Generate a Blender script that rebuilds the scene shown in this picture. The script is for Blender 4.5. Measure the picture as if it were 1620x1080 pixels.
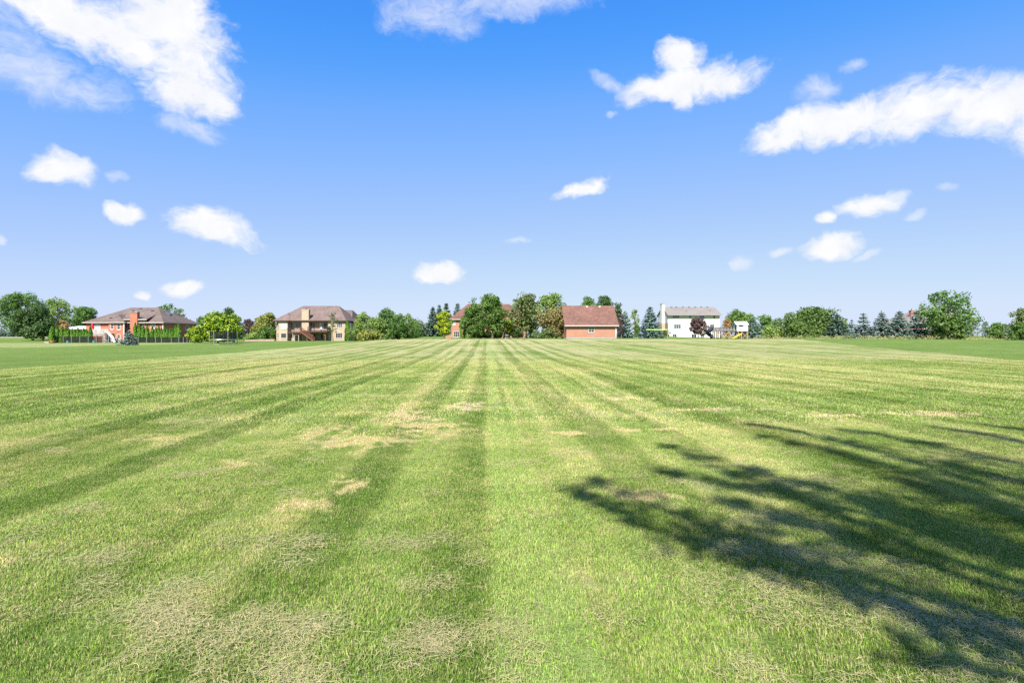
import bpy, math, random
import numpy as np
from mathutils import Vector, Matrix

R = math.radians
scene = bpy.context.scene
for o in list(bpy.data.objects):
    bpy.data.objects.remove(o)

# ------------------------------------------------------------------ camera
EYE = 1.6            # eye height over the field
F = 900.0            # focal length in pixels of the 1620 px wide photograph
HOR = 531.0          # row of the horizon in the photograph
cam = bpy.data.cameras.new("camera")
cam.lens = 20.0
cam.sensor_width = 36.0
cam.shift_y = -(540.0 - HOR) / 1620.0
cam.clip_start = 0.05
cam.clip_end = 9000
camo = bpy.data.objects.new("camera", cam)
camo.location = (0, 0, EYE)
camo.rotation_euler = (R(90), 0, 0)
scene.collection.objects.link(camo)
scene.camera = camo

# ------------------------------------------------------------------ light and exposure
SUN_EL, SUN_AZ = 47.0, 15.0          # elevation; degrees to the left of straight behind the camera
SUN_STRENGTH = 4.2
SKY_STRENGTH = 0.11
EXPOSURE = 1.42
sdir = Vector((-math.sin(R(SUN_AZ)) * math.cos(R(SUN_EL)), -math.cos(R(SUN_AZ)) * math.cos(R(SUN_EL)), math.sin(R(SUN_EL))))
sun = bpy.data.lights.new("sun", 'SUN')
sun.energy = SUN_STRENGTH
sun.angle = R(0.75)
sun.color = (1.0, 0.95, 0.86)
suno = bpy.data.objects.new("sun", sun)
suno.rotation_euler = sdir.to_track_quat('Z', 'Y').to_euler()
suno.location = (0, 0, 60)
scene.collection.objects.link(suno)

scene.view_settings.view_transform = 'Standard'
scene.view_settings.look = 'None'
scene.view_settings.exposure = EXPOSURE
scene.view_settings.gamma = 1.0
scene.view_settings.use_curve_mapping = False
scene.render.engine = 'CYCLES'
scene.cycles.use_denoising = False
scene.cycles.max_bounces = 6
scene.cycles.diffuse_bounces = 3
scene.cycles.transparent_max_bounces = 8
scene.cycles.sample_clamp_indirect = 3.0
scene.cycles.sample_clamp_direct = 2.5
scene.cycles.caustics_reflective = False
scene.cycles.caustics_refractive = False


class NT:
    """small helper to write node trees"""
    def __init__(self, tree):
        self.t = tree
        self.n = tree.nodes
        self.l = tree.links

    def node(self, kind, **kw):
        nd = self.n.new(kind)
        for k, v in kw.items():
            setattr(nd, k, v)
        return nd

    def put(self, sock, v):
        if v is None:
            return
        if hasattr(v, 'is_linked') or hasattr(v, 'links'):
            self.l.new(v, sock)
        else:
            sock.default_value = v

    def math(self, op, a, b=None, c=None, clamp=False):
        nd = self.node('ShaderNodeMath', operation=op, use_clamp=clamp)
        for i, v in enumerate((a, b, c)):
            if v is not None:
                self.put(nd.inputs[i], v)
        return nd.outputs[0]

    def vmath(self, op, a, b=None, c=None, out=0):
        nd = self.node('ShaderNodeVectorMath', operation=op)
        for i, v in enumerate((a, b, c)):
            if v is not None:
                self.put(nd.inputs[i], v)
        return nd.outputs[out]

    def dot(self, a, b):
        return self.vmath('DOT_PRODUCT', a, b, out=1)

    def smooth(self, v, a, b, o0=0.0, o1=1.0):
        nd = self.node('ShaderNodeMapRange', interpolation_type='SMOOTHSTEP')
        self.put(nd.inputs['Value'], v)
        self.put(nd.inputs['From Min'], a)
        self.put(nd.inputs['From Max'], b)
        self.put(nd.inputs['To Min'], o0)
        self.put(nd.inputs['To Max'], o1)
        return nd.outputs[0]

    def lin(self, v, a, b, o0=0.0, o1=1.0):
        nd = self.node('ShaderNodeMapRange')
        self.put(nd.inputs['Value'], v)
        nd.inputs['From Min'].default_value = a
        nd.inputs['From Max'].default_value = b
        nd.inputs['To Min'].default_value = o0
        nd.inputs['To Max'].default_value = o1
        return nd.outputs[0]

    def noise(self, vec, scale, detail=3.0, rough=0.55, dim='3D', distortion=0.0):
        nd = self.node('ShaderNodeTexNoise', noise_dimensions=dim)
        if vec is not None:
            self.put(nd.inputs['Vector'], vec)
        nd.inputs['Scale'].default_value = scale
        nd.inputs['Detail'].default_value = detail
        nd.inputs['Roughness'].default_value = rough
        nd.inputs['Distortion'].default_value = distortion
        return nd.outputs[0]

    def mix(self, f, a, b, blend='MIX'):
        nd = self.node('ShaderNodeMix', data_type='RGBA', blend_type=blend)
        self.put(nd.inputs['Factor'], f)
        for s, v in ((nd.inputs[6], a), (nd.inputs[7], b)):
            if isinstance(v, (tuple, list)) and len(v) == 3:
                v = (*v, 1.0)
            self.put(s, v)
        return nd.outputs[2]

    def comb(self, x, y, z):
        nd = self.node('ShaderNodeCombineXYZ')
        for i, v in enumerate((x, y, z)):
            self.put(nd.inputs[i], v)
        return nd.outputs[0]

    def sep(self, v):
        nd = self.node('ShaderNodeSeparateXYZ')
        self.put(nd.inputs[0], v)
        return nd.outputs


# ------------------------------------------------------------------ sky: Nishita + scattered fair-weather clouds
world = bpy.data.worlds.new("World")
scene.world = world
world.use_nodes = True
wt = NT(world.node_tree)
wt.n.clear()
sky = wt.node('ShaderNodeTexSky', sky_type='NISHITA')
sky.sun_disc = False
sky.sun_elevation = R(SUN_EL)
sky.sun_rotation = R(180 + SUN_AZ)
sky.air_density = 1.0
sky.dust_density = 0.3
sky.ozone_density = 4.0
sky.altitude = 200
# one response curve for the whole dome (the photograph's saturated blue)
KSKY = 1.0 / (SKY_STRENGTH * 2 ** EXPOSURE)
crv = wt.node('ShaderNodeRGBCurve')
for ch, pts in ((0, ((0, 0), (.0625, .020), (.113, .063), (.173, .205), (.31, .40), (.65, .617), (1, .70))),
                (1, ((0, 0), (.10, .15), (.203, .310), (.305, .455), (.51, .600), (.87, .762), (1, .79))),
                (2, ((0, 0), (.20, .55), (.392, .95), (.55, .995), (.8, .985), (1, .97)))):
    c = crv.mapping.curves[ch]
    c.points[0].location = pts[0]
    c.points[1].location = pts[-1]
    for p_ in pts[1:-1]:
        c.points.new(*p_)
crv.mapping.update()
wt.l.new(wt.vmath('MULTIPLY', sky.outputs[0], (.125, .125, .125)), crv.inputs['Color'])
skycol = wt.vmath('MULTIPLY', crv.outputs[0], (KSKY, KSKY, KSKY))
wdir = wt.node('ShaderNodeTexCoord').outputs['Generated']


def cloud_field(blobs, warp):
    """smallest squared elliptic distance to a set of cloud lobes (azimuth, elevation, half width, half height, tilt; degrees)"""
    acc = None
    for az, el, w, h, tilt in blobs:
        a, e, t = R(az), R(el), R(tilt)
        right = Vector((math.cos(a), -math.sin(a), 0))
        up = Vector((-math.sin(a) * math.sin(e), -math.cos(a) * math.sin(e), math.cos(e)))
        w, h = w * 1.12, h * 1.16
        ax = (right * math.cos(t) + up * math.sin(t)) / math.tan(R(w))
        bx = (up * math.cos(t) - right * math.sin(t)) / math.tan(R(h))
        u = wt.dot(warp, tuple(ax))
        v = wt.dot(warp, tuple(bx))
        s = wt.math('MULTIPLY_ADD', v, v, wt.math('MULTIPLY', u, u))
        acc = s if acc is None else wt.math('MINIMUM', acc, s)
    return acc


def pixdir(px, py, w, h, tilt=0.0):
    """a cloud lobe given by its place in the photograph -> direction and angular size"""
    x, z = (px - 810) / F, (HOR - py) / F
    r = math.hypot(x, 1.0)
    az = math.degrees(math.atan2(x, 1.0))
    el = math.degrees(math.atan2(z, r))
    k = 1.0 / (1 + x * x + z * z)
    wa = math.degrees(math.atan(w / F * math.sqrt(1 + z * z) / math.sqrt(1 + z * z) / (1 + x * x))) if False else math.degrees(math.atan(w / F / (1 + x * x)))
    ha = math.degrees(math.atan(h / F * r * k / 1.0)) 
    return (az, el, wa, ha, tilt)


DENSE = [pixdir(*b) for b in [
    # px, py, half width, half height, tilt
    (120, 22, 135, 58, -12), (265, 30, 100, 75, -25), (285, 110, 84, 66, -32), (322, 152, 52, 36, -20), (205, 75, 95, 46, -18),
    (98, 272, 56, 25, -4), (197, 334, 36, 14, 4), (342, 358, 72, 26, -10), (292, 454, 33, 11, 0), (226, 460, 17, 9, -8),
    (1078, 92, 34, 34, -20), (1110, 128, 92, 28, 2), (1040, 145, 62, 20, 8), (1075, 150, 24, 24, 0),
    (1245, 208, 72, 30, 22), (1330, 188, 110, 32, 8), (1440, 174, 100, 47, 6), (1560, 180, 110, 46, -4), (1660, 195, 90, 42, -4),
    (1372, 328, 54, 20, 0), (1303, 345, 20, 11, 0), (1312, 391, 47, 20, 2), 
    (924, 297, 42, 12, 20), (697, 433, 36, 15, 4)]]
THIN = [pixdir(*b) for b in [
    (690, 16, 80, 48, 6), (790, -2, 110, 30, 4), (60, 115, 130, 52, -8), (20, 60, 70, 70, 0), (1290, 146, 34, 20, 0),
    (825, 380, 26, 6, 4), (1370, 405, 24, 7, 20), (1450, 345, 14, 7, 0), (183, 283, 22, 8, 10), (1352, 108, 20, 10, 0), (967, 184, 12, 7, 0),
    (1492, 303, 18, 8, 10), (5, 378, 14, 8, 0), (1234, 399, 22, 8, 6), (1174, 420, 18, 9, 0), (966, 138, 30, 12, -30), (305, 205, 46, 18, -6)]]
_rng = random.Random(11)
for i in range(13):                      # the same kind of sky goes on all round
    az = 62 + i * 18.2 + _rng.uniform(-6, 6)
    el = _rng.choice((7, 11, 16, 24, 33, 45)) + _rng.uniform(-2, 2)
    s = 2.2 + el * 0.16
    DENSE.append((az, el, s * _rng.uniform(.8, 1.6), s * .45, _rng.uniform(-12, 12)))
wn1 = wt.node('ShaderNodeTexNoise', noise_dimensions='3D')
wt.put(wn1.inputs['Vector'], wdir)
wn1.inputs['Scale'].default_value = 9.0
wn1.inputs['Detail'].default_value = 3.0
warpv = wt.vmath('MULTIPLY_ADD', wt.vmath('SUBTRACT', wn1.outputs[1], (0.5, 0.5, 0.5)), (0.05, 0.05, 0.05), wdir)
wn2 = wt.node('ShaderNodeTexNoise', noise_dimensions='3D')
wt.put(wn2.inputs['Vector'], wdir)
wn2.inputs['Scale'].default_value = 38.0
wn2.inputs['Detail'].default_value = 4.0
warpv = wt.vmath('MULTIPLY_ADD', wt.vmath('SUBTRACT', wn2.outputs[1], (0.5, 0.5, 0.5)), (0.022, 0.022, 0.016), warpv)
fb = wt.noise(wt.vmath('MULTIPLY', warpv, (1, 1, 1.5)), 12.0, 8.0, 0.62, distortion=.5)
fb2 = wt.noise(wt.vmath('MULTIPLY', warpv, (1, 1, 1.5)), 40.0, 8.0, 0.66, distortion=.7)
fbm = wt.math('ADD', wt.math('MULTIPLY', wt.math('SUBTRACT', fb, 0.5), 2.9), wt.math('MULTIPLY', wt.math('SUBTRACT', fb2, 0.5), 1.7))
d1 = wt.math('ADD', wt.math('MULTIPLY', wt.math('SUBTRACT', 1.0, cloud_field(DENSE, warpv)), 1.5), fbm)
a1 = wt.smooth(d1, -0.30, 1.45)
d2 = wt.math('ADD', wt.math('SUBTRACT', 1.0, cloud_field(THIN, warpv)), wt.math('MULTIPLY', fbm, 0.9))
a2 = wt.smooth(d2, -0.25, 1.7, 0.0, 0.66)
alpha = wt.math('MAXIMUM', a1, a2)
wz = wt.sep(wdir)[2]
alpha = wt.math('MULTIPLY', alpha, wt.smooth(wz, 0.0, 0.05))
CW = 0.97 / (SKY_STRENGTH * 2 ** EXPOSURE)
shade = wt.smooth(wt.noise(warpv, 24.0, 4.0, 0.55), 0.3, 0.7)
cloudcol = wt.mix(shade, (CW * .95, CW * .97, CW * 1.01), (CW * 1.04, CW * 1.04, CW * 1.05))
bgcol = wt.mix(alpha, skycol, cloudcol)
bg = wt.node('ShaderNodeBackground')
wt.l.new(bgcol, bg.inputs['Color'])
bg.inputs['Strength'].default_value = SKY_STRENGTH
wo = wt.node('ShaderNodeOutputWorld')
wt.l.new(bg.outputs[0], wo.inputs['Surface'])


# ------------------------------------------------------------------ terrain height (metres), shared by everything that stands on it
def sm(v, a, b):
    t = np.clip((np.asarray(v, float) - a) / (b - a), 0, 1)
    return t * t * (3 - 2 * t)


def H(x, y):
    x = np.asarray(x, float)
    y = np.asarray(y, float)
    mid = 0.98 * sm(y, 35, 118) * sm(x, -46, -17) * (1 - 0.25 * sm(x, 60, 110))
    back = 1.5 * sm(y, 150, 205) * np.exp(-((x - 43) / 9.0) ** 2)
    gap = 0.75 * sm(y, 140, 200) * np.exp(-((x + 29) / 12.0) ** 2) + 0.22 * sm(y, 110, 150) * sm(x, -80, -62) * (1 - sm(x, -46, -38))
    left = 1.25 * sm(y, 128, 205) * (1 - sm(x, -128, -108))
    bump = 0.025 * np.sin(x * .37 + 1.1) * np.sin(y * .29) + 0.02 * np.sin(x * .83 + y * .21)
    far = -2.5 * sm(y, 240, 700)
    return mid + back + gap + left + bump * sm(np.hypot(x, y), 3, 14) + far


def h1(x, y):
    """height of the ground sheet itself (bilinear between its vertices)"""
    i = min(max(int(np.searchsorted(gx, x)) - 1, 0), len(gx) - 2)
    j = min(max(int(np.searchsorted(gy, y)) - 1, 0), len(gy) - 2)
    u, v = (x - gx[i]) / (gx[i + 1] - gx[i]), (y - gy[j]) / (gy[j + 1] - gy[j])
    a = GZ[j, i] * (1 - u) + GZ[j, i + 1] * u
    b = GZ[j + 1, i] * (1 - u) + GZ[j + 1, i + 1] * u
    return float(a * (1 - v) + b * v)


def PX(px, D):
    return (px - 810.0) / F * D


def PZ(py, D):
    return EYE + (HOR - py) / F * D

# ------------------------------------------------------------------ mesh and object helpers
COL = scene.collection


class MB:
    """collects faces; build() links them as one mesh object"""
    def __init__(self):
        self.v = []
        self.f = []

    def quad(self, a, b, c, d):
        i = len(self.v)
        self.v += [tuple(a), tuple(b), tuple(c), tuple(d)]
        self.f.append((i, i + 1, i + 2, i + 3))

    def poly(self, pts):
        i = len(self.v)
        self.v += [tuple(p) for p in pts]
        self.f.append(tuple(range(i, i + len(pts))))

    def hexa(self, p):
        """8 corners: bottom 4 counter-clockwise, top 4"""
        i = len(self.v)
        self.v += [tuple(q) for q in p]
        for f in ((3, 2, 1, 0), (4, 5, 6, 7), (0, 1, 5, 4), (1, 2, 6, 5), (2, 3, 7, 6), (3, 0, 4, 7)):
            self.f.append(tuple(i + k for k in f))
        return self

    def box(self, x0, x1, y0, y1, z0, z1):
        return self.hexa([(x0, y0, z0), (x1, y0, z0), (x1, y1, z0), (x0, y1, z0), (x0, y0, z1), (x1, y0, z1), (x1, y1, z1), (x0, y1, z1)])

    def beam(self, a, b, w, h=None):
        """square beam between two points"""
        a, b = Vector(a), Vector(b)
        h = h or w
        d = (b - a).normalized()
        up = Vector((0, 0, 1)) if abs(d.z) < .95 else Vector((0, 1, 0))
        s = d.cross(up).normalized() * w / 2
        u = s.cross(d).normalized() * h / 2
        return self.hexa([a - s - u, a + s - u, b + s - u, b - s - u, a - s + u, a + s + u, b + s + u, b - s + u])

    def tube(self, pts, radii, n=8, caps=True):
        pts = [Vector(p) for p in pts]
        i0 = len(self.v)
        m = len(pts)
        for k, p in enumerate(pts):
            d = (pts[min(k + 1, m - 1)] - pts[max(k - 1, 0)]).normalized()
            ref = Vector((0, 0, 1)) if abs(d.z) < .9 else Vector((1, 0, 0))
            s = d.cross(ref).normalized()
            u = s.cross(d)
            for j in range(n):
                t = 2 * math.pi * j / n
                self.v.append(tuple(p + (s * math.cos(t) + u * math.sin(t)) * radii[k]))
        for k in range(m - 1):
            for j in range(n):
                a = i0 + k * n + j
                b = i0 + k * n + (j + 1) % n
                self.f.append((a, b, b + n, a + n))
        if caps:
            self.f.append(tuple(i0 + j for j in range(n))[::-1])
            self.f.append(tuple(i0 + (m - 1) * n + j for j in range(n)))
        return self

    def lathe(self, c, prof, n=16):
        """prof: (radius, z) from bottom to top round point c"""
        i0 = len(self.v)
        for r, z in prof:
            for j in range(n):
                t = 2 * math.pi * j / n
                self.v.append((c[0] + r * math.cos(t), c[1] + r * math.sin(t), c[2] + z))
        for k in range(len(prof) - 1):
            for j in range(n):
                a = i0 + k * n + j
                b = i0 + k * n + (j + 1) % n
                self.f.append((a, b, b + n, a + n))
        self.f.append(tuple(i0 + j for j in range(n))[::-1])
        self.f.append(tuple(i0 + (len(prof) - 1) * n + j for j in range(n)))
        return self

    def build(self, name, mat, parent=None, label=None, smooth=False):
        off = Vector((0, 0, 0))
        p = parent
        while p is not None:
            off += p.location
            p = p.parent
        me = bpy.data.meshes.new(name)
        me.from_pydata([(x - off.x, y - off.y, z - off.z) for x, y, z in self.v], [], self.f)
        me.materials.append(mat)
        if smooth:
            me.polygons.foreach_set('use_smooth', [True] * len(me.polygons))
        o = bpy.data.objects.new(name, me)
        COL.objects.link(o)
        o.parent = parent
        if label:
            o['label'] = label
        return o


def tag(o, label, cat, group=None, kind=None):
    if label:
        o['label'] = label
    if cat:
        o['category'] = cat
    if group:
        o['group'] = group
    if kind:
        o['kind'] = kind
    return o


def thing(name, loc, label, cat, group=None):
    o = bpy.data.objects.new(name, None)
    o.empty_display_size = .3
    COL.objects.link(o)
    o.location = loc
    return tag(o, label, cat, group)


def mat_new(name):
    m = bpy.data.materials.new(name)
    m.use_nodes = True
    t = NT(m.node_tree)
    t.n.clear()
    out = t.node('ShaderNodeOutputMaterial')
    return m, t, out


def pbsdf(t, out, color, rough=0.8, metallic=0.0, spec=0.3, bump=None, bump_d=0.02, bump_s=0.5):
    b = t.node('ShaderNodeBsdfPrincipled')
    if isinstance(color, (tuple, list)):
        color = (*color[:3], 1.0)
    t.put(b.inputs['Base Color'], color)
    t.put(b.inputs['Roughness'], rough)
    b.inputs['Metallic'].default_value = metallic
    b.inputs['Specular IOR Level'].default_value = spec
    if bump is not None:
        bn = t.node('ShaderNodeBump')
        bn.inputs['Strength'].default_value = bump_s
        bn.inputs['Distance'].default_value = bump_d
        t.put(bn.inputs['Height'], bump)
        t.l.new(bn.outputs[0], b.inputs['Normal'])
    t.l.new(b.outputs[0], out.inputs['Surface'])
    return b


def mat_plain(name, c, rough=.7, var=.18, scale=3.0, metallic=0.0, spec=.3):
    """plain surface with mottled wear"""
    m, t, out = mat_new(name)
    pos = t.node('ShaderNodeNewGeometry').outputs['Position']
    n = t.noise(pos, scale, 5.0, .6)
    col = t.mix(n, tuple(k * (1 - var) for k in c), tuple(min(1, k * (1 + var)) for k in c))
    pbsdf(t, out, col, t.lin(n, .3, .7, rough - .08, min(1, rough + .08)), metallic, spec)
    return m


# ------------------------------------------------------------------ lawn colour (shared by soil sheet and blades)
def lawn_group():
    g = bpy.data.node_groups.new("lawn_colour", 'ShaderNodeTree')
    for nm in ('Color', 'Straw'):
        g.interface.new_socket(nm, in_out='OUTPUT', socket_type='NodeSocketColor' if nm == 'Color' else 'NodeSocketFloat')
    t = NT(g)
    out = t.node('NodeGroupOutput')
    pos = t.node('ShaderNodeNewGeometry').outputs['Position']
    x, y, _ = t.sep(pos)
    p2 = t.comb(x, y, 0.0)
    u = t.math('MULTIPLY_ADD', y, 0.0444, x)                 # across the mowing direction
    wob = t.math('ADD', t.math('MULTIPLY', t.math('SUBTRACT', t.noise(p2, .18, 2.0), .5), .30), t.math('MULTIPLY', t.math('SUBTRACT', t.noise(p2, 2.2, 3.0), .5), .16))
    uw = t.math('ADD', u, wob)
    # wheel tracks and swaths: long streaks along the mowing direction
    st1 = t.noise(t.comb(t.math('MULTIPLY', uw, 1.05), t.math('MULTIPLY', y, .012), 0.0), 1.0, 2.0, .6)
    st2 = t.noise(t.comb(t.math('MULTIPLY', uw, .33), t.math('MULTIPLY', y, .006), 7.0), 1.0, 2.0, .5)
    ph = t.math('MULTIPLY', t.math('ADD', uw, .22), 2 * math.pi / 1.36)
    tr = t.math('POWER', t.math('MULTIPLY_ADD', t.math('COSINE', ph), .5, .5), 2.5)
    swath = t.math('MULTIPLY_ADD', t.math('SINE', t.math('MULTIPLY', uw, math.pi / 1.36)), .5, .5)
    tracks = t.math('MULTIPLY', tr, t.smooth(st1, .34, .62))
    swa = t.math('ADD', t.math('MULTIPLY', t.math('SUBTRACT', swath, .5), .28), t.math('MULTIPLY', t.math('SUBTRACT', st2, .5), 2.6))
    st3 = t.noise(t.comb(t.math('MULTIPLY', uw, 2.1), t.math('MULTIPLY', y, .03), 3.0), 1.0, 3.0, .6)
    st4 = t.noise(t.comb(t.math('MULTIPLY', uw, 1.5), t.math('MULTIPLY', y, .02), 11.0), 1.0, 2.0, .6)
    # the wheel tracks and swaths near the camera, with the light on the grass lay painted in, across the mowing direction (m, 0 dark .. 1 bright)
    fc = t.node('ShaderNodeFloatCurve')
    pts = [(-10, .5), (-9.1, .5), (-8.9, .2), (-8.4, .2), (-8.2, .7), (-7.0, .5), (-6.9, .1), (-6.35, .1), (-6.2, .75), (-5.6, .66), (-5.45, .28), (-5.1, .28), (-5.0, .58), (-4.78, .5), (-4.68, .02), (-4.12, .02), (-4.0, .8),
           (-3.4, .62), (-2.75, .5), (-2.65, .25), (-2.45, .25), (-2.35, .6), (-1.68, .5), (-1.58, .06), (-1.12, .06), (-1.02, .68), (-.52, .66), (-.40, .26), (-.03, .14), (.03, 1.0), (.54, .92), (.64, .52), (.85, .72), (1.36, .66), (1.48, .2), (2.1, .14),
           (2.25, .76), (2.75, .66), (2.9, .25), (3.15, .25), (3.3, .78), (3.95, .6), (4.15, .2), (4.7, .16), (4.85, .7), (5.5, .6), (5.65, .25), (5.95, .25), (6.1, .75), (6.85, .55), (7.0, .12), (7.55, .12), (7.7, .72), (8.45, .6), (8.55, .3), (8.85, .3), (9.0, .6), (10, .5)]
    cv = fc.mapping.curves[0]
    cv.points[0].location = (0, .5)
    cv.points[1].location = (1, .5)
    for a_, b_ in pts[1:-1]:
        cv.points.new((a_ + 10) / 20, b_)
    for p_ in cv.points:
        p_.handle_type = 'VECTOR'
    fc.mapping.update()
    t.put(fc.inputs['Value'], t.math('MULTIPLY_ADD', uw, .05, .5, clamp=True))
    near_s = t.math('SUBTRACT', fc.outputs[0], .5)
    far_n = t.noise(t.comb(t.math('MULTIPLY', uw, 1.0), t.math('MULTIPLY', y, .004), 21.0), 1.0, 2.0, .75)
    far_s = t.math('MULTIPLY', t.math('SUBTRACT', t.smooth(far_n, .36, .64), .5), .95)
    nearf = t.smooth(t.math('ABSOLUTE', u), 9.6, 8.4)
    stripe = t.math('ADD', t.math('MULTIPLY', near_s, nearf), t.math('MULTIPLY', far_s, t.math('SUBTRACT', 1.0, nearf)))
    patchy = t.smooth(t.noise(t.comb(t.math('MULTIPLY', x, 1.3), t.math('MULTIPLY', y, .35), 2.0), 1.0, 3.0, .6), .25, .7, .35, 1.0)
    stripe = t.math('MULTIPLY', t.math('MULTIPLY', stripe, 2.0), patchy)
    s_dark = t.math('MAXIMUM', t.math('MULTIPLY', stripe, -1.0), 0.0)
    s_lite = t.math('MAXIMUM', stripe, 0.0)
    # green / dry balance
    big = t.noise(p2, .11, 3.0, .55)
    med = t.noise(p2, .75, 4.0, .62)
    fine = t.noise(p2, 4.5, 5.0, .7)
    micro = t.noise(p2, 26.0, 3.0, .7)
    grainy = t.math('ADD', t.math('MULTIPLY', t.math('SUBTRACT', med, .5), 2.1), t.math('MULTIPLY', t.math('SUBTRACT', fine, .5), 1.25))
    grainy = t.math('ADD', grainy, t.math('MULTIPLY', t.math('SUBTRACT', micro, .5), .8))
    dry = t.math('ADD', t.math('MULTIPLY', t.math('SUBTRACT', big, .5), 2.0), grainy)
    dry = t.math('ADD', dry, t.math('MULTIPLY', swa, .16))
    dry = t.math('SUBTRACT', dry, t.math('MULTIPLY', s_dark, .35))
    dry = t.math('ADD', dry, t.smooth(y, 6.0, 45.0, 0.22, .50))
    dry = t.math('ADD', dry, t.math('MULTIPLY', t.math('SUBTRACT', st3, .5), t.smooth(y, 4.0, 16.0, .7, 2.1)))
    dryf = t.smooth(dry, -.75, 1.05)
    g_dark, g_mid, straw = (.084, .136, .024), (.152, .202, .048), (.335, .300, .150)
    col = t.mix(t.smooth(dryf, 0, .5), g_dark, g_mid)
    col = t.mix(t.smooth(dryf, .42, 1.0), col, straw)
    col = t.mix(t.math('MULTIPLY', s_dark, .70), col, (.066, .112, .018))  # dark and bright lay of the mown stripes put into the colour
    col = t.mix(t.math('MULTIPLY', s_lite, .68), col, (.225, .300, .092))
    thin = t.math('MULTIPLY', t.smooth(st4, .58, .70), t.smooth(y, 5.0, 13.0, .18, .55))
    col = t.mix(thin, col, (.070, .118, .022))
    # scalped, bare-straw spots: a few known places and a thin scatter
    acc = None
    for bx, by, rx, ry in ((-2.25, 8.6, 1.1, .75), (-1.5, 9.8, .85, 1.2), (-2.1, 11.2, .7, 1.3), (-1.1, 12.8, .6, 1.2), (-3.4, 7.2, .35, .3), (-5.6, 9.0, .5, .4), (-3.1, 9.6, .5, .55), (.9, 9.25, .36, .33),
                           (2.7, 9.75, .45, .26), (1.95, 9.6, .3, .22), (3.0, 14.6, .8, .5), (-1.75, 6.1, .3, .35), (-1.95, 5.35, .35, .25), (8.6, 11.6, 1.6, .5), (11.2, 11.0, 1.3, .45),
                           (6.1, 11.2, .9, .3), (1.3, 5.6, .3, .3), (-3.9, 4.05, .5, .12), (4.4, 12.4, 1.1, .3)):
        dv = t.vmath('MULTIPLY', t.vmath('SUBTRACT', p2, (bx, by, 0)), (1 / rx, 1 / ry, 0))
        s = t.dot(dv, dv)
        acc = s if acc is None else t.math('MINIMUM', acc, s)
    rough = t.math('MULTIPLY', t.math('SUBTRACT', t.noise(t.comb(x, t.math('MULTIPLY', y, .7), 0.0), 3.2, 5.0, .72), .5), 6.5)
    bare = t.math('ADD', t.math('ADD', t.math('SUBTRACT', 1.0, acc), t.math('MULTIPLY', grainy, .7)), rough)
    scat = t.math('ADD', t.math('MULTIPLY', t.math('SUBTRACT', t.noise(p2, .42, 3.0, .6), .62), 8.0), t.math('MULTIPLY', grainy, 1.3))
    scat = t.math('MULTIPLY', scat, t.smooth(big, .45, .6))
    bare = t.smooth(t.math('MAXIMUM', bare, scat), .15, 1.25)
    # far headland where the mower turns
    head = t.math('MULTIPLY', t.smooth(y, 92, 98), t.smooth(y, 106, 101))
    bare = t.math('MAXIMUM', bare, t.math('MULTIPLY', head, t.smooth(med, .3, .7, .1, .7)))
    col = t.mix(t.math('MULTIPLY', bare, .85), col, (.47, .375, .24))
    # neighbours' watered lawns beyond the field's edges
    ew = t.math('MULTIPLY', t.math('SUBTRACT', t.noise(p2, .35, 3.0), .5), 1.6)
    lush_l = t.smooth(t.math('ADD', x, ew), -24.6, -25.2)
    rx_ = t.math('SUBTRACT', t.math('ADD', x, ew), t.math('MULTIPLY_ADD', y, .285, 22.6))
    lush_r = t.smooth(rx_, -.2, .5)
    lush_b = t.smooth(t.math('ADD', y, ew), 110.5, 112)
    lush = t.math('MAXIMUM', t.math('MAXIMUM', lush_l, lush_r), lush_b)
    lc = t.mix(t.smooth(t.math('ADD', grainy, t.math('MULTIPLY', t.math('SUBTRACT', big, .5), 1.5)), -.7, .9), (.080, .138, .026), (.156, .210, .054))
    pale = t.math('MULTIPLY', t.smooth(y, 74, 79), t.smooth(y, 132, 120))
    pale = t.math('MULTIPLY', pale, t.smooth(x, -62, -70))
    pale = t.math('MULTIPLY', pale, t.smooth(med, .2, .6, .5, 1.0))
    lc = t.mix(t.math('MULTIPLY', pale, .75), lc, (.25, .265, .11))
    col = t.mix(lush, col, lc)
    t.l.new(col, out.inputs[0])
    strawf = t.math('MAXIMUM', t.math('MULTIPLY', dryf, .55), bare)
    t.l.new(t.math('MULTIPLY', strawf, t.math('SUBTRACT', 1.0, t.math('MULTIPLY', lush, .8))), out.inputs[1])
    return g


LAWN = lawn_group()


def lawn_node(t):
    nd = t.node('ShaderNodeGroup')
    nd.node_tree = LAWN
    return nd


m_ground, t, out = mat_new("lawn_sheet")
nd = lawn_node(t)
pos = t.node('ShaderNodeNewGeometry').outputs['Position']
bumpn = t.math('ADD', t.noise(pos, 9.0, 4.0, .7), t.noise(pos, 45.0, 3.0, .7))
pbsdf(t, out, nd.outputs[0], .95, 0, .05, bumpn, .05, .7)

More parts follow.
